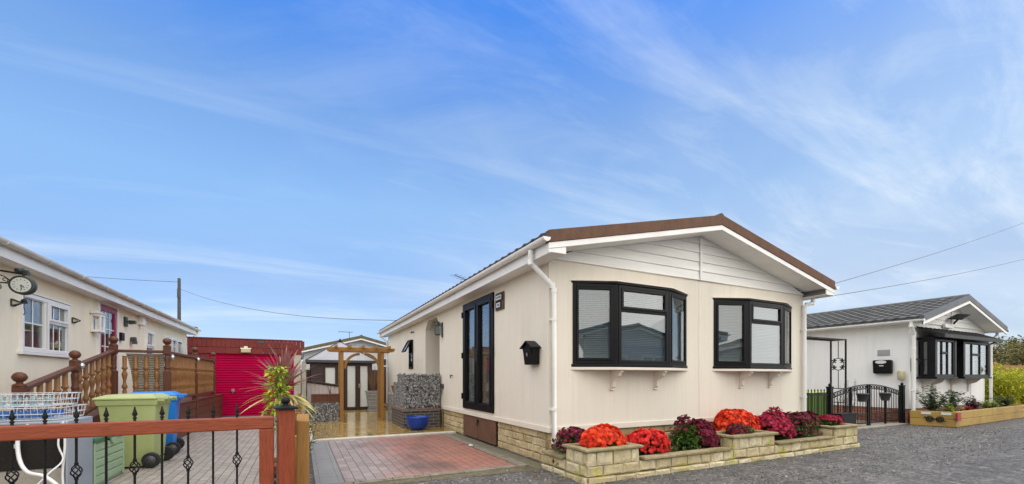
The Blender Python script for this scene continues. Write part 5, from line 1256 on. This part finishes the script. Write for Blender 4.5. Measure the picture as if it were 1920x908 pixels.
b=MB(); b.lathe([(.17,0),(.19,.02),(.30,.58),(.33,.58),(.34,.64),(.30,.64),(.28,.56)],(2.28,15.6,.12),4,sm=False,sq=True); b.lathe([(.24,0),(.24,.07)],(2.28,15.6,.045),4,sm=False,sq=True)
for z in (.2,.33,.46,.58): r=.17+.13*(z-.1)/.5+.018; b.lathe([(r,0),(r+.006,.02),(r,.04)],(2.28,15.6,.12+z-.1),4,sm=False,sq=True)
b.build('pot',M['greypot'],gpo)
b=MB(); b.lathe([(.28,0),(.02,.02)],(2.28,15.6,.66),4,sm=False,sq=True); b.build('soil',M['soil'],gpo)
b=MB()
for _ in range(26):
    a=random.random()*6.28; t_=random.uniform(.02,.28); p0=Vector((2.28,15.6,.67)); p1=p0+Vector((math.cos(a)*t_*.6,math.sin(a)*t_*.6,.4)); p2=p0+Vector((math.cos(a)*t_,math.sin(a)*t_,random.uniform(.7,1.15))); b.tube([p0,p1,p2],[.008,.006,.002],4,random.random(),False)
b.build('stems',M['drystem'],gpo)
# back fence and back bungalow
def panel_fence(name,label,x0,x1,y,z1,mat,axis='x',pw=1.8):
    f_=thing(name,label,'fence',(x0,y,0) if axis=='x' else (y,x0,0)); b=MB(); p=MB(); x=x0
    while x<x1:
        h_=z1+random.uniform(-.012,.012)
        if axis=='x': b.box(x,min(x+.115,x1),y,y+.02+random.uniform(0,.008),.05,h_,t=random.random())
        else: b.box(y,y+.02+random.uniform(0,.008),x,min(x+.115,x1),.05,h_,t=random.random())
        x+=.112
    b.build('boards',M[mat],f_)
    x=x0
    while x<x1+.01:
        q=MB(); 
        if axis=='x': q.box(x-.05,x+.05,y+.03,y+.12,0,z1+.08)
        else: q.box(y+.03,y+.12,x-.05,x+.05,0,z1+.08)
        q.build('post',M[mat],f_,.005); x+=pw
    return f_
panel_fence('board_fence','dark brown board fence behind the summerhouse',-.1,9.0,19.6,1.55,'darkfence')
bm=dict(wall=M['back_wall'],gable=M['back_wall'],roof=M['mossy_roof'],verge=M['mossy_roof'],barge=M['white'],soffit=M['board'],gutter=M['white'])
bk=house('back_bungalow','pale grey bungalow with mossy roof edge behind the summerhouse','bungalow',.15,5.6,24.0,33,.40,2.62,3.42,.4,.22,.265,bm,[(.45,1.05,1.1,2.2),(4.1,5.2,1.2,2.3)],[],[])
k=MB(); k.box(.2,5.5,24.03,24.12,0,.398); k.build('skirting',M['redbrick'],bk)
window(bk,(Vector((.45,24.0,0)),X_,-Y_),0,.6,1.1,2.2,[(0,1,0,.6,0),(0,1,.6,1,1)],M['white'],.06,.07,blind=1.2,bt=.05)
window(bk,(Vector((3.75,24.0,0)),X_,-Y_),0,1.5,1.2,2.3,[(0,.33,0,.6,0),(0,.33,.6,1,0),(.33,.66,0,.6,0),(.33,.66,.6,1,0),(.66,1,0,.6,0),(.66,1,.6,1,0)],M['white'],.06,.07)
b=MB(); b.tube([(2.6,27,3.3),(2.6,27,3.95)],.016,5); b.tube([(2.0,27,3.93),(2.8,27,3.93)],.014,5)
for k_ in range(5): b.tube([(2.05+.17*k_,26.8,3.93),(2.05+.17*k_,27.2,3.93)],.01,4)
one(b,'roof_aerial',M['darkgrey'],'faint thin aerial on the roof of the pale grey back bungalow','aerial',(2.6,27,3.3))
# telegraph pole
tpz=8.0
tg=thing('telegraph_pole','dark wooden telegraph pole beyond the left bungalow','telegraph pole',(-7.45,36.1,0))
b=MB(); b.tube([(-7.45,36.1,0),(-7.45,36.1,tpz)],[.13,.09],10); b.build('pole',M['darkgrey'],tg)
b=MB(); b.box(-7.53,-7.37,35.92,36.0,tpz-1.35,tpz-.75)
for k_ in range(5): b.tube([(-7.6,36.1,3+.5*k_),(-7.3,36.1,3+.5*k_)],.015,4)
b.build('fittings',M['darkgrey'],tg)
def wire(label,p,q,sag,r,name='overhead_wire'):
    p,q=Vector(p),Vector(q); b=MB(); b.tube([p.lerp(q,i/24)-Vector((0,0,sag*4*(i/24)*(1-i/24))) for i in range(25)],r,5)
    one(b,name,M['grey_wire'],label,'wire',tuple(p),'overhead wires')
wire('overhead wire running left from the telegraph pole',(-7.45,36.1,7.75),(-19.0,33,7.35),.2,.016)
wire('overhead wire sagging right from the telegraph pole to the cream bungalow',(-7.35,36.1,7.25),(3.6,15.5,3.32),.55,.013)
wire('upper overhead wire crossing the sky to the cream bungalow roof',(9.33,4.9,3.04),(27.6,5.49,8.1),.12,.007)
wire('lower overhead wire crossing the sky to the cream bungalow eave',(9.38,4.8,2.85),(27.6,5.4,6.45),.12,.007)
# ------------------------------------------------------------------ iron gates, railings and arch on the right
RGY=5.45
def arch_z(x,x0,x1,za,zm): f=(x-x0)/(x1-x0); return za+(zm-za)*math.sin(math.pi/2*f)
def iron_leaf(name,label,x0,x1,rise):
    g=thing(name,label,'iron gate',((x0+x1)/2,RGY,0),'pair of black iron gates'); za,zm=.86,1.06
    zf=(lambda x:arch_z(x,x0,x1,za,zm)) if rise>0 else (lambda x:arch_z(x,x1,x0,za,zm))
    b=MB()
    for x in (x0+.02,x1-.02,(x0+x1)/2): b.box(x-.02,x+.02,RGY-.02,RGY+.02,.05,zf(x)-.005)
    for dz in (0,-.10):
        pts=[(x0+(x1-x0)*i/10,RGY,zf(x0+(x1-x0)*i/10)+dz) for i in range(11)]; b.tube(pts,.013,6)
    b.box(x0+.04,x1-.04,RGY-.012,RGY+.012,.10,.125); b.box(x0+.04,x1-.04,RGY-.012,RGY+.012,.33,.35)
    b.build('frame',M['black_iron'],g)
    b=MB(); n=13
    for i in range(1,n):
        x=x0+(x1-x0)*i/n
        if abs(x-(x0+x1)/2)<.03: continue
        b.tube([(x,RGY,.11),(x,RGY,zf(x)-.02)],.0075,5)
    for i in range(2*n+1):
        x=x0+(x1-x0)*i/(2*n); b.tube([(x,RGY,.11),(x,RGY,.34)],.006,4)
    b.build('bars',M['black_iron'],g)
    b=MB()
    for i in range(n):
        x=x0+(x1-x0)*(i+.5)/n; c=(x,RGY,zf(x)-.05); b.tube([(c[0]+.036*math.cos(a*.785),c[1],c[2]+.036*math.sin(a*.785)) for a in range(9)],.006,4)
    b.build('ring_row',M['black_iron'],g)
    return g
iron_leaf('iron_gate','black iron gate leaf with curved top nearer the metal arch',10.95,12.58,1)
iron_leaf('iron_gate','black iron gate leaf with curved top beside the grey white bungalow',12.62,14.24,-1)
for i,(x,h) in enumerate(((10.88,1.0),(14.31,1.0))):
    b=MB(); b.box(x-.05,x+.05,RGY-.05,RGY+.05,0,h); b.box(x-.058,x+.058,RGY-.058,RGY+.058,h+.001,h+.03); b.lathe([(.02,0),(.035,.02),(.03,.05),(.005,.075)],(x,RGY,h+.03),10)
    one(b,'iron_post',M['black'],['black iron post between the railing and the gate leaves','black iron post hinged to the gate by the red brick base'][i],'gate post',(x,RGY,0),'black gate posts',.004)
rl=thing('iron_railing','short black iron railing between the cream bungalow and the gate post','railing',(10,RGY,0))
b=MB(); 
for z in (.12,.84): b.box(9.2,10.83,RGY-.012,RGY+.012,z,z+.025)
b.build('rails',M['black_iron'],rl)
b0_=None
for i in range(13):
    x=9.28+.125*i
    if b0_ is None:
        b=MB(); b.tube([(x,RGY,.05),(x,RGY,.93)],.008,5); b.lathe([(.008,0),(.016,.02),(.003,.06)],(x,RGY,.92),6); b0_=b.build('bar',M['black_iron'],rl)
    else: inst(b0_,rl,(.125*i,0,0))
def hpot(x,label):
    t=thing('hanging_pot',label,'hanging pot',(x,RGY-.05,.60),'black pots hung on the gate')
    b=MB(); b.lathe([(.075,0),(.085,.02),(.115,.17),(.125,.17),(.125,.20),(.11,.20),(.10,.16)],(x,RGY-.16,.66),16); b.build('pot',M['darkgrey'],t)
    b=MB(); b.tube([(x,RGY-.04,.84),(x,RGY-.03,.97),(x,RGY+.01,.995),(x,RGY+.03,.95)],.007,5); b.build('hook',M['black_iron'],t)
    b=MB(); b.lathe([(.10,0),(.02,.01)],(x,RGY-.16,.83),12); b.build('soil',M['soil'],t)
hpot(11.95,'black bucket pot hung on the gate leaf nearer the metal arch')
hpot(13.03,'black bucket pot hung on the gate leaf beside the grey white bungalow')
ar=thing('garden_arch','black metal garden arch with a flower medallion in its side panel','garden arch',(11.3,5.9,0))
AX0,AX1,AY0,AY1=10.35,12.13,5.72,6.05; AH=2.16
b=MB()
for x in (AX0,AX1):
    for y in (AY0,AY1): b.box(x-.016,x+.016,y-.016,y+.016,0,AH)
b.build('posts',M['black_iron'],ar)
b=MB()
for y in (AY0,AY1): b.box(AX0-.016,AX1+.016,y-.015,y+.015,AH+.001,AH+.03)
for i in range(8): x=AX0+(AX1-AX0)*i/7; b.box(x-.012,x+.012,AY0+.016,AY1-.016,AH+.002,AH+.024)
b.build('top_frame',M['black_iron'],ar)
for x in (AX0,AX1):
    b=MB(); ym=(AY0+AY1)/2
    for z in (.95,.6,.1): b.box(x-.01,x+.01,AY0+.017,AY1-.017,z,z+.02)
    b.tube([(x,AY0,.95),(x,ym,.62),(x,AY1,.95)],.008,4)
    b.box(x-.009,x+.009,ym-.009,ym+.009,.11,.62)
    sp=b.build('side_panel',M['black_iron'],ar)
    for za_,zb_ in ((.96,1.42),(1.72,AH)): b=MB(); b.tube([(x,ym,za_),(x,ym,zb_)],.009,5); b.build('rod',M['black_iron'],sp)
    b=MB(); c=Vector((x,ym,1.57))
    b.tube([c+Vector((0,.125*math.cos(i*.314),.15*math.sin(i*.314))) for i in range(21)],.009,5)
    for dy,dz in ((-.09,.085),(.09,.085),(-.09,-.085),(.09,-.085)):
        for k in range(5):
            a=k*1.2566+.3; p=c+Vector((0,dy,dz)); q=p+Vector((0,math.cos(a)*.045,math.sin(a)*.05)); b.tube([p,q],[.010,.017],5); b.lathe([(.005,-.012),(.02,-.005),(.02,.005),(.005,.012)],q,6)
    b.build('flower_medallion',M['black_iron'],sp)
spray('thin bare climber stems twisting up the metal arch','climber','climber',(12.05,5.65,.0),'leaf_purple',9,.03,.05,.015,.30,1.25)
b=MB(); b.box(10.75,11.38,5.16,5.30,.0,.40,jit=.003); b.box(10.73,11.40,5.14,5.32,.401,.43)
one(b,'trough_planter',M['black'],'black rectangular trough planter behind the end stone block','trough',(11.4,5.24,0),bevel=.008)
gbx=thing('green_bin','green ribbed bin with pale lid behind the iron railing and the metal arch','bin',(12.68,6.9,0))
b=MB(); b.box(12.20,13.15,6.6,7.2,.05,.82)
for i in range(9): x=12.23+.10*i; b.box(x,x+.06,6.575,6.599,.08,.80)
b.build('body',M['dark_green_bin'],gbx,.01)
b=MB(); b.poly([(12.15,6.55,.822),(13.2,6.55,.822),(13.2,7.25,.822),(12.15,7.25,.822),(12.23,6.62,.88),(13.12,6.62,.88),(13.12,7.18,.88),(12.23,7.18,.88)],[(3,2,1,0),(0,1,5,4),(1,2,6,5),(2,3,7,6),(3,0,4,7),(4,5,6,7)]); b.build('lid',M['green_bin'],gbx,.015)
b=MB(); b.box(9.3,14.45,5.35,5.56,-.05,.03,jit=.004); struct(b,'threshold',M['concrete'],.01)
b=MB(); b.box(9.3,14.4,5.57,16,-.05,.012); struct(b,'right_path',paving('buff_paving',(.30,.25,.19),(.25,.20,.15),(.12,.10,.07),bw=.45,bh=.45,ms=.01))
panel_fence('side_fence','dark board fence far back between the cream and grey white bungalows',9.3,14.4,14.0,1.7,'darkfence')
# ------------------------------------------------------------------ raised bed of sleepers
rbed=thing('raised_bed','raised flower bed of wet golden timber sleepers by the grey white bungalow','raised bed',(17.4,4.7,0))
A,B_,C_=Vector((14.12,5.22,0)),Vector((14.42,4.44,0)),Vector((20.75,4.62,0))
D_=Vector((20.75,5.25,0))
for p,q in ((A,B_),(B_,C_),(C_,D_)):
    L=(q-p).length; u=(q-p)/L; nseg=max(1,round(L/2.2))
    for k in range(2):
        for i in range(nseg):
            b=MB(); o_=0.0 if (k+i)%1==0 else 0
            s0=L*i/nseg+.004+(.5 if k and i else 0); s1=L*(i+1)/nseg-.004+(.5 if k and i<nseg-1 else 0)
            n_=Vector((u.y,-u.x,0)); b.lbox((p,u,n_),s0-(.0),s1,-.10,-.001*k,.01+.19*k,.01+.19*(k+1)-.006,t=random.random()); b.build('sleeper',M['sleeper'],rbed,.008)
so=MB(); vs=[]
soilpatch(14.45,20.6,4.58,5.35,.31); so.build('soil',M['soil'],rbed)
N=NT('brick_red_paint'); N.bsdf((.30,.02,.03),.5); M['redtag']=N.m
b=MB(); b.box(14.36,14.56,4.395,4.43,.17,.37)
one(b,'red_block',M['redtag'],'small dark red block fixed to the corner of the raised bed','block',(14.46,4.41,.17),bevel=.006)
cr=thing('hose_guide','black curled iron ornament on the end of the raised bed','ornament',(14.2,4.8,.12))
b=MB(); c=Vector((14.20,4.86,.17)); u=(B_-A).normalized(); n_=Vector((u.y,-u.x,0)); c=A+u*.46+n_*.03+Vector((0,0,.19))
for du in (-.09,.09): 
    for rr in (.065,.03): b.tube([c+u*(du+rr*math.cos(i*.449))+Vector((0,0,rr*math.sin(i*.449))) for i in range(15)],.012,5)
b.tube([c-u*.2+Vector((0,0,.05)),c,c+u*.2+Vector((0,0,-.04))],.012,5); b.build('scrolls',M['black_iron'],cr)
for i,s0 in enumerate((.30,.66)):
    c=A+u*s0+n_*.004+Vector((0,0,.33)); b=MB(); b.lbox((c,u,n_),-.09,.09,-.003,.012,-.03,.03)
    one(b,'bed_label',M['clockface'],['small blank white plate on the raised bed end, nearer the downpipe','small blank white plate on the raised bed end, nearer the red block'][i],'plate',tuple(c),'white plates on the raised bed',.003)
spray('glossy dark leaved shrub at the downpipe end of the raised bed','garden_shrub','shrub',(14.75,5.0,.31),'leaf_dark',16,.06,.11,.05,.9,.78)
spray('dark leaved shrub second along the raised bed','garden_shrub','shrub',(15.75,4.95,.31),'leaf_dark',14,.06,.10,.05,.7,.62)
spray('low lime green plant near the red block on the raised bed','garden_plant','plant',(15.0,4.72,.31),'leaf_lime',14,.05,.09,.03,1.5,.28)
spray('lime green plant in the middle of the raised bed','garden_plant','plant',(17.9,4.85,.31),'leaf_lime',18,.06,.10,.04,1.5,.32)
spray('purple leaved plant left of the middle lime plant in the raised bed','garden_plant','plant',(17.0,4.9,.31),'leaf_purple',22,.05,.09,.03,1.0,.42)
spray('low crimson flowering plant in front of the purple leaved plant','garden_plant','plant',(16.2,4.72,.31),'fl_crimson',14,.03,.05,.03,1.6,.18)
spray('low crimson plant at the corner of the raised bed near the red block','garden_plant','plant',(15.35,4.66,.31),'fl_crimson',9,.03,.05,.03,1.6,.16)
spray('dark green low plant at the far end of the raised bed','garden_plant','plant',(19.6,4.95,.31),'leaf_dark',22,.05,.09,.04,1.2,.40)
# bamboo
def bamboo(label,x,y,h,n):
    m=thing('bamboo',label,'bamboo',(x,y,0),'bamboo clumps by the brown fence'); F=MB(); St=MB()
    for _ in range(n):
        a=random.random()*6.28; r=random.uniform(0,.55); bx,by=x+r*math.cos(a),y+r*math.sin(a); le=random.uniform(.0,.45); a2=a+random.uniform(-.8,.8); hh=h*random.uniform(.65,1.05)
        P=[Vector((bx,by,0)),Vector((bx+le*.25*math.cos(a2),by+le*.25*math.sin(a2),hh*.55)),Vector((bx+le*math.cos(a2),by+le*math.sin(a2),hh))]
        St.tube(P,[.010,.008,.003],5,.6,False)
        for k in range(58):
            f=random.uniform(.12,1); p=P[0].lerp(P[1],f*2) if f<.5 else P[1].lerp(P[2],f*2-1); a3=random.random()*6.28; p=p+Vector((math.cos(a3),math.sin(a3),0))*random.uniform(0,.16)
            leaf(F,p,(math.cos(a3),math.sin(a3),random.uniform(-.6,.5)),random.uniform(.10,.20),.034,random.random(),.5)
    St.build('canes',M['bamboo'],m,fix=False); F.build('leaves',M['bamboo'],m,fix=False)
bamboo('yellow green bamboo clump next to the grey white bungalow corner',21.6,5.7,1.55,70)
bamboo('yellow green bamboo clump beyond the end of the raised bed',22.9,5.2,1.60,75)
bamboo('yellow green bamboo clump at the edge of the picture',24.3,5.3,1.65,75)
bamboo('taller bamboo clump behind the others against the brown fence',23.4,6.5,1.75,60)
b=MB(); 
b.box(21.2,27,4.35,4.5,.01,.2,t=.3); b.box(21.2,27,4.352,4.498,.203,.38,t=.7)
one(b,'sleeper_edging',M['sleeper'],'second low timber sleeper edging in front of the bamboo','edging',(24,4.42,0),bevel=.008)
panel_fence('garden_fence','brown board fence behind the bamboo',20.6,36.0,8.2,1.86,'tanwood')
spray('grey green shrub in the shade beside the grey white bungalow corner','garden_shrub','shrub',(20.6,5.7,.0),'leaf_dark',26,.06,.10,.045,.9,.75)
# ------------------------------------------------------------------ trees beyond
def tree(label,x,y,h,w,n,nm='autumn_tree',low=.12):
    t=thing(nm,label,'tree',(x,y,0),'trees beyond the fences'); Tr=MB(); Cr=MB()
    Tr.tube([(x,y,0),(x+random.uniform(-.2,.2),y,h*.35),(x+random.uniform(-.3,.3),y,h*.75)],[h*.03,h*.022,h*.008],8)
    tips=[]
    for k in range(14):
        z=h*random.uniform(.18,.6); a=random.random()*6.28; r=w*random.uniform(.3,.85); q=Vector((x+r*math.cos(a),y+r*math.sin(a),z+h*random.uniform(.1,.35))); Tr.tube([(x,y,z),Vector((x,y,z)).lerp(q,.5)+Vector((0,0,h*.04)),q],[h*.012,h*.008,h*.003],5,.5,False); tips.append(q)
    cl=[(q,w*random.uniform(.22,.42)) for q in tips]+[(Vector((x+random.uniform(-.6,.6)*w,y+random.uniform(-.6,.6)*w,h*random.uniform(low+.1,.92))),w*random.uniform(.22,.4)) for _ in range(16)]
    for q,r in cl:
        tb=random.uniform(0,.55)
        for _ in range(n//len(cl)):
            d=rand_dir(); p=Vector((q[0]+d[0]*r*random.uniform(.3,1.1),q[1]+d[1]*r*random.uniform(.3,1.1),q[2]+d[2]*r*random.uniform(.3,.9)))
            if p.z<h*low: continue
            leaf(Cr,p,rng.normal(size=3),random.uniform(.18,.34)*h/6,random.uniform(.12,.2)*h/6,min(1,tb+random.uniform(0,.45)),.2)
    Tr.build('trunk',M['trunk'],t,fix=False); Cr.build('crown',M['tree_leaf'],t,fix=False)
tl=['rounded autumn tree just right of the black bay canopy','olive green autumn tree second from the black bay canopy','reddish autumn tree above the brown fence','pale olive tree at the far right edge','tall autumn tree farthest back beyond the brown fence','low brown tree close behind the brown fence']
for lb,(x,y,h,w) in zip(tl,((58,15.5,5.2,3.2),(66,14,5.6,3.6),(60,9.5,5.0,3.4),(68,6,5.6,3.6),(84,17,6.6,4.4),(52,12.0,4.0,2.6))): tree(lb,x,y,h,w,3600)
hd_=MB()
for _ in range(16000):
    x=random.uniform(70,120); y=random.uniform(-10,46); h=3.2+1.3*math.sin(y*.35+x*.1)+.8*math.sin(y*1.1); p=(x,y,random.random()**.7*h); leaf(hd_,p,rng.normal(size=3),random.uniform(.5,.9),.5,min(1,random.random()*.5+.25*(math.sin(y*.6)+1)),.2)
o=hd_.build('far_wood',M['tree_leaf'],fix=False); o['kind']='stuff'; o['label']='low far wood of olive and brown trees'
# ------------------------------------------------------------------ bungalows across the road, seen mirrored in the bay windows
am=dict(wall=M['yellow_cream'],gable=M['board'],roof=M['grey_tile'],verge=M['darkgrey'],barge=M['white'],soffit=M['board'],gutter=M['white'])
def across(label,x0,x1,y0,wall):
    m_=dict(am); m_['wall']=wall
    h_=house('opposite_bungalow',label,'bungalow',x0,x1,y0,y0+9,.4,2.75,3.75,.4,.24,.2273,m_,[(x0+.9,x0+2.5,1.2,2.3),(x0+3.4,x0+5.0,1.2,2.3)],[],[])
    for u in (.9,3.4): window(h_,(Vector((x0+u,y0,0)),X_,-Y_),0,1.6,1.2,2.3,[(0,.5,0,1,1),(.5,1,0,1,1)],M['white'],.06,.07,blind=1.2,bt=.05)
    k=MB(); k.box(x0+.03,x1-.03,y0+.03,y0+.12,0,.398); k.build('skirting',M['redbrick'],h_)
    h_.rotation_euler=(0,0,math.pi); h_.location=(x1,y0+0.0,0)
    return h_
a1=across('opposite bungalow with yellow cream walls, mirrored in the left bay window',4.0,10.0,-7.0,M['yellow_cream']); a1.location=(9.3,-5.6,0)
a2=across('opposite bungalow with grey white walls, mirrored in the right bay window',14.0,20.0,-7.0,M['back_wall']); a2.location=(17.4,-6.0,0)
# ------------------------------------------------------------------ cordyline and spotted laurel behind the gate post
co=thing('cordyline','spiky reddish cordyline with long arching yellowed leaves behind the gate post','cordyline',(-.14,5.0,.008))
b=MB(); b.lathe([(.14,0),(.16,.02),(.20,.34),(.215,.34),(.215,.38),(.19,.38),(.18,.33)],(-.14,5.0,.01),18); b.build('pot',M['terracotta'],co)
b=MB(); b.lathe([(.18,0),(.02,.02)],(-.14,5.0,.33),12); b.build('soil',M['soil'],co)
b=MB(); b.tube([(-.14,5.0,.34),(-.17,5.02,.7),(-.16,5.0,1.20)],[.035,.03,.028],8); b.build('stem',M['trunk'],co)
b=MB()
def sword(mb,p,az,el,L,W,t,droop):
    p=Vector(p); n=7; pr=[]; s=Vector((-math.sin(az),math.cos(az),0)); e=el; q=p.copy()
    for i in range(n+1):
        f=i/n; w=W*(.55+1.2*f if f<.35 else (1-f)*1.5+.02); w=min(w,W); pr.append((q-s*w/2,q+s*w/2)); q=q+Vector((math.cos(az)*math.cos(e),math.sin(az)*math.cos(e),math.sin(e)))*L/n; e-=droop/n
    for i in range(n):
        k=len(mb.v); mb.v.extend([tuple(pr[i][0]),tuple(pr[i][1]),tuple(pr[i+1][1]),tuple(pr[i+1][0])]); mb.f.append((k,k+1,k+2,k+3)); mb.t.append(min(1,t+.06*random.random())); mb.sm.append(False)
for i in range(80):
    f=i/80; el=R(88)-f*R(105)+random.uniform(-.12,.12); sword(b,(-.16,5.0,1.20-.16*f+random.uniform(-.02,.02)),random.random()*6.28,el,random.uniform(.30,.43)+(.12*f),.054,random.uniform(.0,.30)+(.40 if f>.55 else 0)+(.35 if f>.75 else 0),.15+.6*f+random.uniform(-.1,.1) if f>.5 else .2+.3*random.random())
b.build('leaves',M['cord'],co,fix=False)
la=thing('spotted_laurel','bright yellow green spotted laurel growing up through the cordyline','laurel',(-.14,4.7,.008))
b=MB(); b.lathe([(.11,0),(.13,.02),(.16,.26),(.17,.26),(.17,.29),(.15,.29),(.145,.25)],(-.14,4.66,.01),16); b.build('pot',M['darkgrey'],la)
b=MB(); f_=MB(); b.tube([(-.18,4.68,.2),(-.20,4.7,.6),(-.205,4.7,1.34)],[.014,.012,.006],6)
for i in range(620):
    z=random.uniform(.74,1.36); g_=(z-.74)/.62; a=random.random()*6.28; r=random.uniform(.0,.075)+.04*(1-g_); p=Vector((-.205+r*math.cos(a),4.7+r*math.sin(a),z)); leaf(f_,p,(math.cos(a),math.sin(a),random.uniform(-.3,.8)),random.uniform(.04,.08)*(1.1-.35*g_),random.uniform(.018,.030),min(1,random.uniform(0,.75)+.2*g_),.45)
b.build('stem',M['leaf_mum'],la); f_.build('leaves',M['laurel'],la,fix=False)
spray('low straggling green plant at the foot of the divider fence by the cordyline','garden_plant','plant',(.0,5.55,.01),'leaf_mum',26,.04,.07,.025,.28,.98)
# ------------------------------------------------------------------ sky, sun, camera
EL=R(SUNEL)
W=bpy.data.worlds.new('World'); S.world=W; W.use_nodes=True; nt=W.node_tree; nt.nodes.clear()
class WN(NT):
    def __init__(s): s.t=nt; s.out=s.n('ShaderNodeOutputWorld')
N=WN()
sunv=Vector((.12,-1.0,0)).normalized()
sky=N.n('ShaderNodeTexSky'); sky.sky_type='NISHITA'; sky.sun_disc=False; sky.sun_elevation=EL; sky.sun_rotation=math.atan2(sunv.x,sunv.y); sky.air_density=1.0; sky.dust_density=.6; sky.ozone_density=2.0
tc=N.n('ShaderNodeTexCoord'); sp=N.n('ShaderNodeSeparateXYZ'); N.l(tc.outputs['Generated'],sp.inputs[0])
den=N.math('ADD',N.math('MAXIMUM',sp.outputs[2],0.0),.16)
cb=N.n('ShaderNodeCombineXYZ'); N.l(N.math('DIVIDE',sp.outputs[0],den),cb.inputs[0]); N.l(N.math('DIVIDE',sp.outputs[1],den),cb.inputs[1])
def mp(rot,scale,loc=(0,0,0)):
    m=N.n('ShaderNodeMapping'); m.inputs['Rotation'].default_value=(0,0,rot); m.inputs['Scale'].default_value=scale; m.inputs['Location'].default_value=loc; N.l(cb.outputs[0],m.inputs[0]); return m.outputs[0]
n1=N.noise(mp(R(-22),(.30,1.15,1),(3.1,1.7,0)),1.25,10,.62,1.1)
n2=N.noise(mp(R(20),(.28,.42,1),(SKX,SKY,0)),1.0,5,.55,.4)
n3=N.noise(mp(R(-10),(1.0,2.6,1),(7.3,2.2,0)),1.2,9,.66,.8)
c1=N.ramp(n1,[(.52,(0,0,0)),(.72,(1,1,1))]); c2=N.ramp(n2,[(.38,(0,0,0)),(.72,(1,1,1))]); c3=N.ramp(n3,[(.50,(0,0,0)),(.80,(1,1,1))])
cl=N.math('ADD',N.math('MULTIPLY',c2,.17),N.math('ADD',N.math('MULTIPLY',N.math('MULTIPLY',c1,c2),.22),N.math('MULTIPLY',c1,.24)))
cl=N.math('ADD',cl,N.math('MULTIPLY',N.math('MULTIPLY',c3,c2),.35))
rt=N.math('ADD',N.math('MULTIPLY',sp.outputs[0],.895),N.math('MULTIPLY',sp.outputs[1],-.446))
veil=N.n('ShaderNodeMapRange'); veil.interpolation_type='SMOOTHSTEP'; veil.inputs[1].default_value=-.75; veil.inputs[2].default_value=.55; N.l(N.math('ADD',rt,N.math('MULTIPLY',N.math('SUBTRACT',n2,.5),.5)),veil.inputs[0])
cl=N.math('ADD',cl,N.math('MULTIPLY',veil.outputs[0],N.math('MULTIPLY_ADD',c2,.14,.06)))
cl=N.math('ADD',cl,N.math('MULTIPLY',N.math('MULTIPLY',c3,veil.outputs[0]),.20))
cl=N.math('ADD',cl,N.math('MULTIPLY',N.math('MAXIMUM',N.math('MULTIPLY_ADD',sp.outputs[2],-2.6,1.0),0),N.math('MULTIPLY_ADD',veil.outputs[0],.36,.05)))
cl=N.math('MINIMUM',cl,1)
hs=N.n('ShaderNodeHueSaturation'); hs.inputs['Saturation'].default_value=SATN; hs.inputs['Value'].default_value=1.0; hs.inputs['Hue'].default_value=HUE; N.l(sky.outputs[0],hs.inputs['Color'])
grade=N.ramp(sp.outputs[2],[(.0,(.42,.52,.74)),(.07,(.46,.54,.74)),(.19,(.58,.66,.80)),(.36,(1.02,1.16,1.21)),(.50,(1.02,1.24,1.42)),(.66,(.34,1.02,1.84))])
skyc=N.mix(1.0,hs.outputs[0],grade,'MULTIPLY')
col=N.mix(cl,skyc,CLOUD)
# unseen bright cloud added behind the viewer and overhead to fill the walls
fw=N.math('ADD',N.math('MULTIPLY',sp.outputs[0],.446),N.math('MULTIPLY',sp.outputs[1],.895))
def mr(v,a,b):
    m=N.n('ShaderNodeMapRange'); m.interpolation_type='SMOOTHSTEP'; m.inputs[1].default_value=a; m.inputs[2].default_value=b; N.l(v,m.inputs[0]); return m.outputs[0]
fill_bank=N.math('MAXIMUM',mr(fw,.38,-.15),mr(sp.outputs[2],.74,.92))
fill_bank=N.math('MULTIPLY',fill_bank,N.math('MULTIPLY_ADD',n3,.25,.80))
bk=N.n('ShaderNodeVectorMath',operation='SCALE'); bk.inputs[0].default_value=FILL_BANK; N.l(N.math('MULTIPLY_ADD',mr(fw,.05,-.85),-.75,1.38),bk.inputs['Scale'])
col=N.mix(fill_bank,col,bk.outputs[0])
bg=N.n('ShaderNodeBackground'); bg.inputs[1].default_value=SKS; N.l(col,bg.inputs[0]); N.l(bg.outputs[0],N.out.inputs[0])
sl_=bpy.data.lights.new('sun','SUN'); sl_.energy=SUNE; sl_.angle=R(SUNA); sl_.color=(1.0,.90,.78); so_=bpy.data.objects.new('sun',sl_); COL.objects.link(so_)
sd_=Vector((sunv.x*math.cos(EL),sunv.y*math.cos(EL),math.sin(EL))); so_.rotation_euler=(-sd_).to_track_quat('-Z','Y').to_euler()
cam=bpy.data.cameras.new('camera'); co_=bpy.data.objects.new('camera',cam); COL.objects.link(co_); S.camera=co_
cam.sensor_width=36; cam.lens=794/1920*36; cam.shift_y=(707-454)/1920; cam.clip_start=.05; cam.clip_end=3000
co_.location=(0,0,1.25); co_.rotation_euler=(R(90),0,-R(26.51))
vs=S.view_settings; vs.view_transform='Standard'; vs.look='None'; vs.gamma=1; vs.exposure=EXPO; vs.use_curve_mapping=False
S.cycles.max_bounces=8; S.cycles.transparent_max_bounces=24; S.cycles.use_denoising=True
